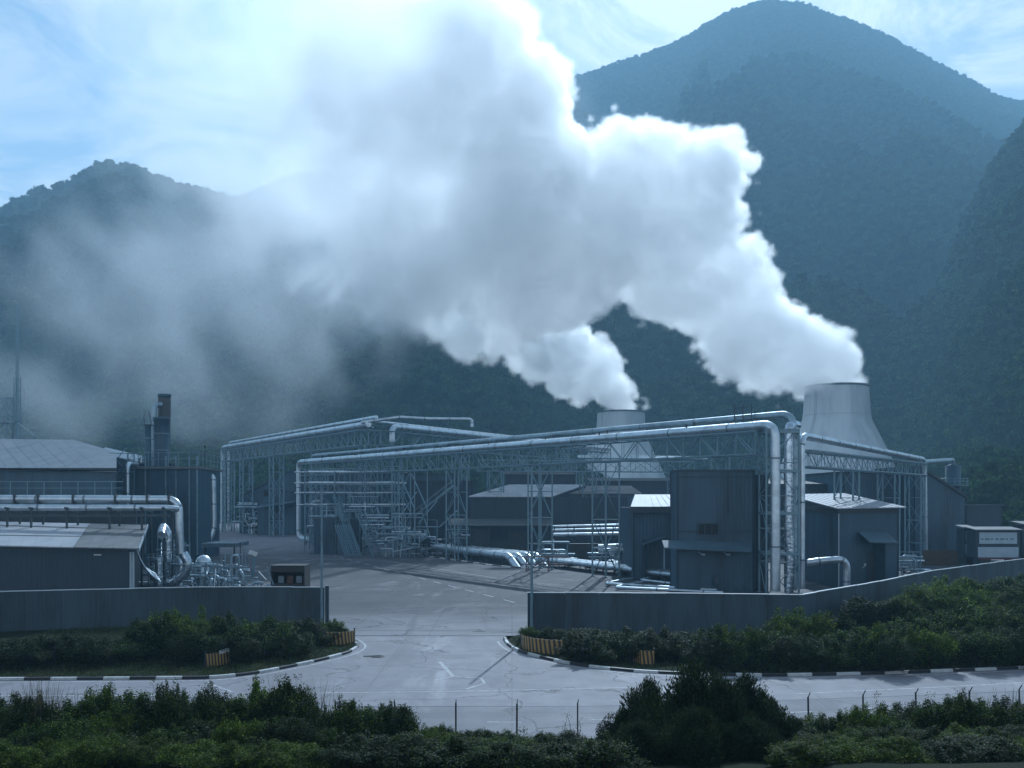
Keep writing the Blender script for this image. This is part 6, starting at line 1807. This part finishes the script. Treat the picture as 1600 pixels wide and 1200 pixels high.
# foreground: (px of centre, py of top, Y, width m, kind)
fg = [
 ('leafy', 8, 1110, 34, 3.4), ('dull', 45, 1092, 33, 2.6), ('leafy', 130, 1100, 34.5, 3.6), ('leafy', 205, 1080, 36, 3.4), ('leafy', 268, 1088, 35, 3.0),
 ('leafy', 345, 1085, 36, 3.4), ('bright', 405, 1072, 35.5, 3.0), ('leafy', 450, 1066, 34.5, 3.0), ('leafy', 482, 1098, 35, 2.2), ('dull', 590, 1108, 35.5, 2.6),
 ('dull', 625, 1104, 35, 2.2), ('bright', 680, 1140, 33.5, 2.2), ('leafy', 735, 1146, 34.5, 2.6), ('bright', 640, 1150, 31.5, 2.0), ('leafy', 785, 1160, 33.5, 2.0),
 ('dull', 860, 1166, 34.0, 1.6), ('bright', 1250, 1150, 35.5, 1.6), ('bright', 1285, 1124, 36, 2.6), ('leafy', 1345, 1116, 35.5, 3.2), ('bright', 1330, 1150, 32.5, 2.4),
 ('dull', 1420, 1104, 37, 3.2), ('leafy', 1480, 1092, 37.5, 3.4), ('leafy', 1540, 1096, 37.5, 3.0), ('dull', 1590, 1098, 37, 3.0), ('leafy', 1420, 1140, 33, 3.0), ('leafy', 1530, 1138, 33, 3.4), ('leafy', 60, 1150, 30.5, 3.0),
 ('leafy', 180, 1146, 31, 3.4), ('dull', 300, 1140, 31.5, 3.0), ('leafy', 420, 1140, 31, 3.2), ('dull', 560, 1150, 31.5, 2.4), ('bright', 110, 1170, 30, 1.8), ('dull', 1610, 1140, 33, 3.0), ('leafy', 1255, 1172, 33.5, 2.0), ('dull', 945, 1178, 33.5, 1.6),
]
names = {'leafy': 'dark leafy shrub', 'bright': 'fresh green shrub', 'dull': 'dull dusky shrub'}
ORD = ['first', 'second', 'third', 'fourth', 'fifth', 'sixth', 'seventh', 'eighth', 'ninth', 'tenth', 'eleventh', 'twelfth', 'thirteenth', 'fourteenth', 'fifteenth', 'sixteenth', 'seventeenth', 'eighteenth', 'nineteenth', 'twentieth',
       'twenty-first', 'twenty-second', 'twenty-third', 'twenty-fourth', 'twenty-fifth', 'twenty-sixth', 'twenty-seventh', 'twenty-eighth', 'twenty-ninth', 'thirtieth', 'thirty-first', 'thirty-second', 'thirty-third', 'thirty-fourth', 'thirty-fifth', 'thirty-sixth']
rnd = random.Random(5)
px_ = -25
while px_ < 1640:                       # low front row closing the bottom of the view
    if not 925 < px_ < 1230:
        base = np.interp(px_, [0, 480, 560, 700, 800, 930, 1230, 1300, 1600], [1128, 1128, 1150, 1166, 1180, 1186, 1166, 1146, 1140])
        fg.append((rnd.choice(['leafy', 'leafy', 'dull', 'bright']), px_, float(base + rnd.uniform(-8, 12)), rnd.uniform(30.5, 32.5), rnd.uniform(2.0, 2.8)))
    px_ += rnd.uniform(38, 56)
px_ = -20
while px_ < 1640:                       # nearest row, at the foot of the view
    if not 950 < px_ < 1225: fg.append((rnd.choice(['leafy', 'leafy', 'bright', 'dull']), px_, 1158 + rnd.uniform(-8, 10), rnd.uniform(27.4, 28.6), rnd.uniform(2.4, 3.0)))
    px_ += rnd.uniform(70, 92)
px_ = 0
while px_ < 1640:                       # second row behind it
    if not 925 < px_ < 1240 and not 770 < px_ < 925:
        base = np.interp(px_, [0, 130, 300, 480, 560, 640, 700, 770, 1240, 1300, 1480, 1600], [1104, 1104, 1098, 1098, 1128, 1122, 1146, 1160, 1150, 1134, 1118, 1110])
        fg.append((rnd.choice(['leafy', 'leafy', 'dull', 'bright']), px_, float(base + rnd.uniform(-26, 12)), rnd.uniform(33.5, 35.5), rnd.uniform(2.2, 3.0)))
    px_ += rnd.uniform(44, 62)
fg.sort(key=lambda q: q[1])
cnt = {}
for i, (kd, px, pyt, Y, w) in enumerate(fg):
    x = (px - 800) * Y / F; zt3 = at(0, pyt, Y).z; zg = ground_at(x, Y)
    row = 'nearest' if Y < 30 else 'middle' if Y < 33 else 'back'
    k = (kd, row); cnt[k] = cnt.get(k, 0) + 1
    lab = '%s in the %s row on the near bank, %s such from the left' % (names[kd], row, ORD[min(cnt[k], len(ORD)) - 1])
    place_bush(kd, 1 + i % 4, x, Y, zg - .15, w, max(.8, zt3 - zg + .15), lab, GRP_F, rnd.uniform(0, 6.28))
# filler ground cover on the bank
def blades(name, pts, h, w, mat, label, seed, lean=.35, per=6):
    rng = np.random.default_rng(seed)
    P0 = np.repeat(np.asarray(pts, float), per, 0); n = len(P0)
    P0[:, :2] += rng.normal(size=(n, 2)) * .10
    hh = h * (.4 + .8 * rng.random(n)); a = rng.random(n) * 6.28
    d = np.stack([np.cos(a), np.sin(a), np.zeros(n)], 1); s = np.stack([-np.sin(a), np.cos(a), np.zeros(n)], 1) * w
    ln = lean * (.3 + rng.random(n))
    m = P0 + d * (hh * ln * .4)[:, None]; m[:, 2] += hh * .6
    t = P0 + d * (hh * ln)[:, None]; t[:, 2] += hh
    V = np.stack([P0 - s, P0 + s, m + s * .7, m - s * .7, t + s * .15, t - s * .15], 1).reshape(-1, 3)
    b = np.arange(n)[:, None] * 6
    Q = np.concatenate([b + np.array([0, 1, 2, 3]), b + np.array([3, 2, 4, 5])])
    o = link_mesh(name, np_mesh(name, V, Q, M[mat], False))
    if label: tag(o, label, kind='stuff')
    return o
rng = np.random.default_rng(8)
xs = rng.uniform(-26, 30, 9000); ys = rng.uniform(29.5, 39.0, 9000)
keep = np.array([ys[i] < np.interp(xs[i], [p[0] for p in ROAD_NEAR[::-1]], [p[1] for p in ROAD_NEAR[::-1]]) - .5 for i in range(9000)])
xs, ys = xs[keep], ys[keep]
blades('grass', [(x, y, ground_at(x, y)) for x, y in zip(xs, ys)], .40, .012, 'grass', 'rough grass on the near bank', 1)
def in_poly(x, y, poly):
    c = False; j = len(poly) - 1
    for i in range(len(poly)):
        if (poly[i][1] > y) != (poly[j][1] > y) and x < (poly[j][0] - poly[i][0]) * (y - poly[i][1]) / (poly[j][1] - poly[i][1]) + poly[i][0]: c = not c
        j = i
    return c
PV_L = [(p[0], p[1] + .3) for p in KLs[:-1]] + [(-14.3, 71), (-14.5, 73.8)] + [(x, y - .3) for x, y in WALL_L[::-1][1:]]
PV_R = [(.4, 67.6), (1.6, 69.3)] + [(x, y - .3) for x, y in WALL_R[1:-1]] + [(75, 67.5)] + [(p[0] + .1, p[1] + .3) for p in KRs[::-1][1:-1]]
for poly, nm, sd, bx0, bx1, by0, by1 in ((PV_L, 'short grass on the left verge', 5, -34, -10, 51, 74), (PV_R, 'short grass on the right verge', 6, 0, 48, 53, 95)):
    pts = []
    while len(pts) < 9000:
        x, y = rng.uniform(bx0, bx1), rng.uniform(by0, by1)
        if in_poly(x, y, poly): pts.append((x, y, .11))
    blades('grass', pts, .16, .014, 'grass', nm, sd, .6, 5)
# tall dry grass at the left, and thin weeds
tufts = [(60, 1066, 33.5), (78, 1072, 34), (48, 1080, 33), (95, 1082, 34), (110, 1090, 34.5), (30, 1090, 33), (1590, 1080, 37), (1530, 1088, 37), (430, 1066, 36), (500, 1075, 36)]
for i, (px, pyt, Y) in enumerate(tufts):
    x = (px - 800) * Y / F; zg = ground_at(x, Y); h = at(0, pyt, Y).z - zg
    pts = np.stack([x + rng.normal(size=26) * .18, Y + rng.normal(size=26) * .18, np.full(26, zg)], 1)
    o = blades('tall_grass', pts - np.array([x, Y, zg]), h, .012, 'dry', None, 40 + i, .22, 3)
    o.location = (x, Y, zg)
    tag(o, ('feathery tall grass rising highest near the left edge', 'tall grass right of the highest tuft at the left', 'tall grass left of the highest tuft', 'tall grass between the left tufts and the shrubs', 'tall grass at the right of the left-hand tufts', 'tall grass nearest the left edge',
        'tall grass at the right edge by the last fence post', 'tall grass left of the right-edge tuft', 'tall grass above the shrubs left of the dark spire', 'thin tall grass beside the dark spire')[i], 'grass tuft', 'tall dry grass tufts')
def weed(x, y, z, h, label, seed, leafy=True):
    r_ = empty('weed', (x, y, z), label, 'plant', 'thin weeds in front of the fence')
    rn = random.Random(seed); mb = MB(); p = Vector((x, y, z)); pts = [p]
    for k in range(5): p = p + Vector((rn.uniform(-.08, .08), rn.uniform(-.05, .05), h / 5)); pts.append(p)
    mb.tube(pts, [.014, .013, .011, .009, .007, .004], 5)
    for k in range(7):
        b = pts[1 + k % 5]; a = rn.uniform(0, 6.28); q = b + Vector((math.cos(a) * .22, math.sin(a) * .1, .2))
        mb.tube([b, q], [.007, .003], 4)
    mb.build('stem', M['bark'], r_)
    rg = np.random.default_rng(seed)
    C_ = np.array([list(pts[1 + int(k)] + Vector((rn.uniform(-.2, .2), rn.uniform(-.12, .12), rn.uniform(0, .25)))) for k in rg.integers(0, 5, 110 if leafy else 30)]) - np.array([x, y, z])
    V, Q = leaf_cards(C_, np.tile([0, -1., .5], (len(C_), 1)), .03, rg)
    link_mesh('leaves', np_mesh('leaves', V, Q, M['leaf'], False), r_)
for i, (px, pyt, Y) in enumerate(((402, 1068, 37), (433, 1064, 37), (398, 1080, 36), (468, 1062, 37.5), (820, 1145, 38), (873, 1125, 37.8), (893, 1118, 37.8), (902, 1128, 37.5), (805, 1150, 37.8), (1372, 1090, 39), (1450, 1090, 39.5), (1500, 1085, 39.5), (240, 1072, 37), (275, 1068, 37), (330, 1072, 37), (150, 1080, 36.5))):
    x = (px - 800) * Y / F; zg = ground_at(x, Y)
    weed(x, Y, zg, at(0, pyt, Y).z - zg, 'thin leggy weed %s' % ('poking above the shrubs below the left road mouth', 'just left of the dark spire, topmost', 'leaning above the left shrubs', 'beside the spire against the road', 'left of the third middle fence post', 'bare twig right of the third middle post', 'tallest bare twig near the fourth middle post', 'bare twig by the fourth middle post', 'small one by the third middle post',
        'among the right-hand fence posts', 'between the middle right-hand posts', 'beside the last right-hand posts', 'against the left kerb', 'against the road left of the barrier', 'under the striped barrier', 'near the tall dry grass')[i], i + 10, i not in (5, 6, 7))
# conifers
for (px, pyt, Y, w, kd, lab, rz_) in ((1085, 1026, 32, 4.9, 'conifer', 'big dark spreading conifer in front of the road, right of centre', .4), (1165, 1048, 33, 3.6, 'conifer', 'dark conifer filling the right shoulder of the big one', 2.2), (1015, 1056, 33.5, 3.2, 'conifer', 'dark conifer filling the left shoulder of the big one', 4.0),
                                     (1130, 1046, 31, 2.6, 'conifer', 'dark conifer in the front middle of the big clump', 1.1), (972, 1100, 33, 2.2, 'conifer', 'lowest dark conifer at the left foot of the big clump', 5.0), (1205, 1088, 33.5, 2.2, 'conifer', 'lowest dark conifer at the right foot of the big clump', 3.0),
                                     (1000, 1120, 29.6, 2.8, 'conifer', 'low front conifer at the left of the big clump', 2.7), (1088, 1096, 29.2, 3.0, 'conifer', 'low front conifer below the middle of the big clump', 3.6), (1172, 1116, 29.6, 2.8, 'conifer', 'low front conifer at the right of the big clump', .9),
                                     (534, 1076, 34, .95, 'spire', 'small narrow dark spire-shaped conifer left of centre', 0), (522, 1110, 33.5, .8, 'spire', 'lower second spire against the small narrow conifer', 1)):
    x = (px - 800) * Y / F; zg = ground_at(x, Y)
    place_bush(kd, 2 if kd == 'spire' else 3 + int(px) % 2, x, Y, zg - .1, w, at(0, pyt, Y).z - zg + .1, lab, 'dark conifers on the near bank', rz_, 'conifer', 'conifer')
# shrubs along the boundary walls: (kind, px, py top, Y, width)
GL = 'shrubs against the boundary walls'
wl_ = [('dull', 20, 1003, 60, 5), ('dull', 80, 1000, 60.5, 5), ('dull', 140, 1002, 61, 5), ('leafy', 205, 1006, 62, 4.6), ('leafy', 235, 978, 63.5, 4.6), ('dull', 300, 1000, 61.2, 3.8), ('leafy', 340, 978, 62.6, 4.4), ('dull', 375, 1000, 61.5, 3.6), ('leafy', 415, 972, 64, 4.2), ('dull', 455, 995, 63.2, 3.6), ('leafy', 255, 970, 63.5, 4.8), ('bright', 285, 962, 64, 4.6), ('leafy', 315, 990, 62, 4.6), ('leafy', 355, 965, 66, 4.6), ('leafy', 392, 985, 66, 4.2),
       ('dull', 430, 975, 68, 4.4), ('dull', 470, 972, 69, 4.2), ('dull', 500, 990, 68, 3.0), ('bright', 517, 976, 67.5, 2.4), ('leafy', 531, 988, 66.6, 1.7),
       ('bright', 826, 990, 66.2, 1.8), ('dull', 862, 988, 65.8, 2.6), ('dull', 890, 990, 64.6, 2.8), ('dull', 930, 988, 64, 4.6), ('dull', 985, 990, 63, 4.8), ('dull', 1040, 990, 63, 4.8), ('leafy', 1110, 985, 61, 4.2), ('bright', 1150, 990, 59.5, 3.6), ('leafy', 1190, 988, 60.5, 4.6),
       ('bright', 1245, 964, 64, 4.6), ('leafy', 1290, 965, 65, 4.8), ('leafy', 1330, 990, 60, 4.6), ('bright', 1365, 985, 60, 3.6), ('dull', 1350, 940, 70, 5.4), ('bright', 1400, 940, 71, 5.6), ('leafy', 1430, 965, 64, 5.0), ('bright', 1465, 922, 76, 6.4), ('bright', 1500, 912, 80, 6.4), ('leafy', 1500, 955, 66, 5.4),
       ('bright', 1545, 925, 82, 6.6), ('bright', 1560, 950, 70, 5.6), ('leafy', 1590, 905, 90, 6.8), ('leafy', 1600, 955, 66, 5.4), ('bright', 1450, 990, 60, 3.6), ('leafy', 1520, 985, 61, 4.6), ('leafy', 1640, 960, 68, 5.4), ('dull', 1395, 1000, 58.5, 3.2), ('dull', 1590, 990, 61, 4.4), ('dull', -40, 1000, 60, 5)]
for px in range(-20, 185, 42):        # low dark front row of the left hedge
    wl_.append(('dull' if px < 180 or px % 4 else 'leafy', px, 1000 + (px % 13) if px < 190 else 996 + px % 17, 62.5, 3.6))
for px in range(905, 1340, 40):
    wl_.append(('dull' if px % 3 else 'leafy', px, 1000 + px % 11, 62.0 if px < 1100 else 59.5, 3.4))
for px in range(1340, 1640, 44):
    wl_.append(('dull' if px % 3 else 'leafy', px, 1000 + px % 15, 61.0, 3.6))
wl_.sort(key=lambda q: q[1])
wp = {}
for i, (kd, px, pyt, Y, w) in enumerate(wl_):
    Y = Y - 4 if Y < 70 and not 500 < px < 900 else Y
    x = (px - 800) * Y / F; h = at(0, pyt - 6, Y).z - .1
    side = 'left wall' if px < 700 else 'right wall'
    k = (kd, side); wp[k] = wp.get(k, 0) + 1
    place_bush(kd, 1 + (i * 3) % 4, x, Y, .08, w, max(.9, h), '%s against the %s, %s of its kind there from the left' % (names[kd], side, ORD[min(wp[k], len(ORD)) - 1]), GL, rnd.uniform(0, 6.28))

# ================================================================== LOOSE THINGS
g_ = onz(590, 1026)
dc = MB().lathe([(0, .03), (.42, .03), (.46, .0)], 16, c=(g_.x, g_.y, 0.004)).bar((g_.x - .9, g_.y + .05, .02), (g_.x + .2, g_.y + .1, .05), .10, .03).build('drain_cover', M['rustbox'])
tag(dc, 'dark round drain cover in the road left of the painted outline', 'drain cover')
for i, (px, py) in enumerate(((150, 1034), (1078, 1043))):
    g_ = onz(px, py, .11)
    o_ = MB().box((g_.x - .3, g_.y - .05, .11), (g_.x + .35, g_.y + .1, .24)).build('stone', M['white_trim'])
    tag(o_, ('small pale stone lying in the left hedge foot', 'small pale stone at the right hedge foot')[i], 'stone')
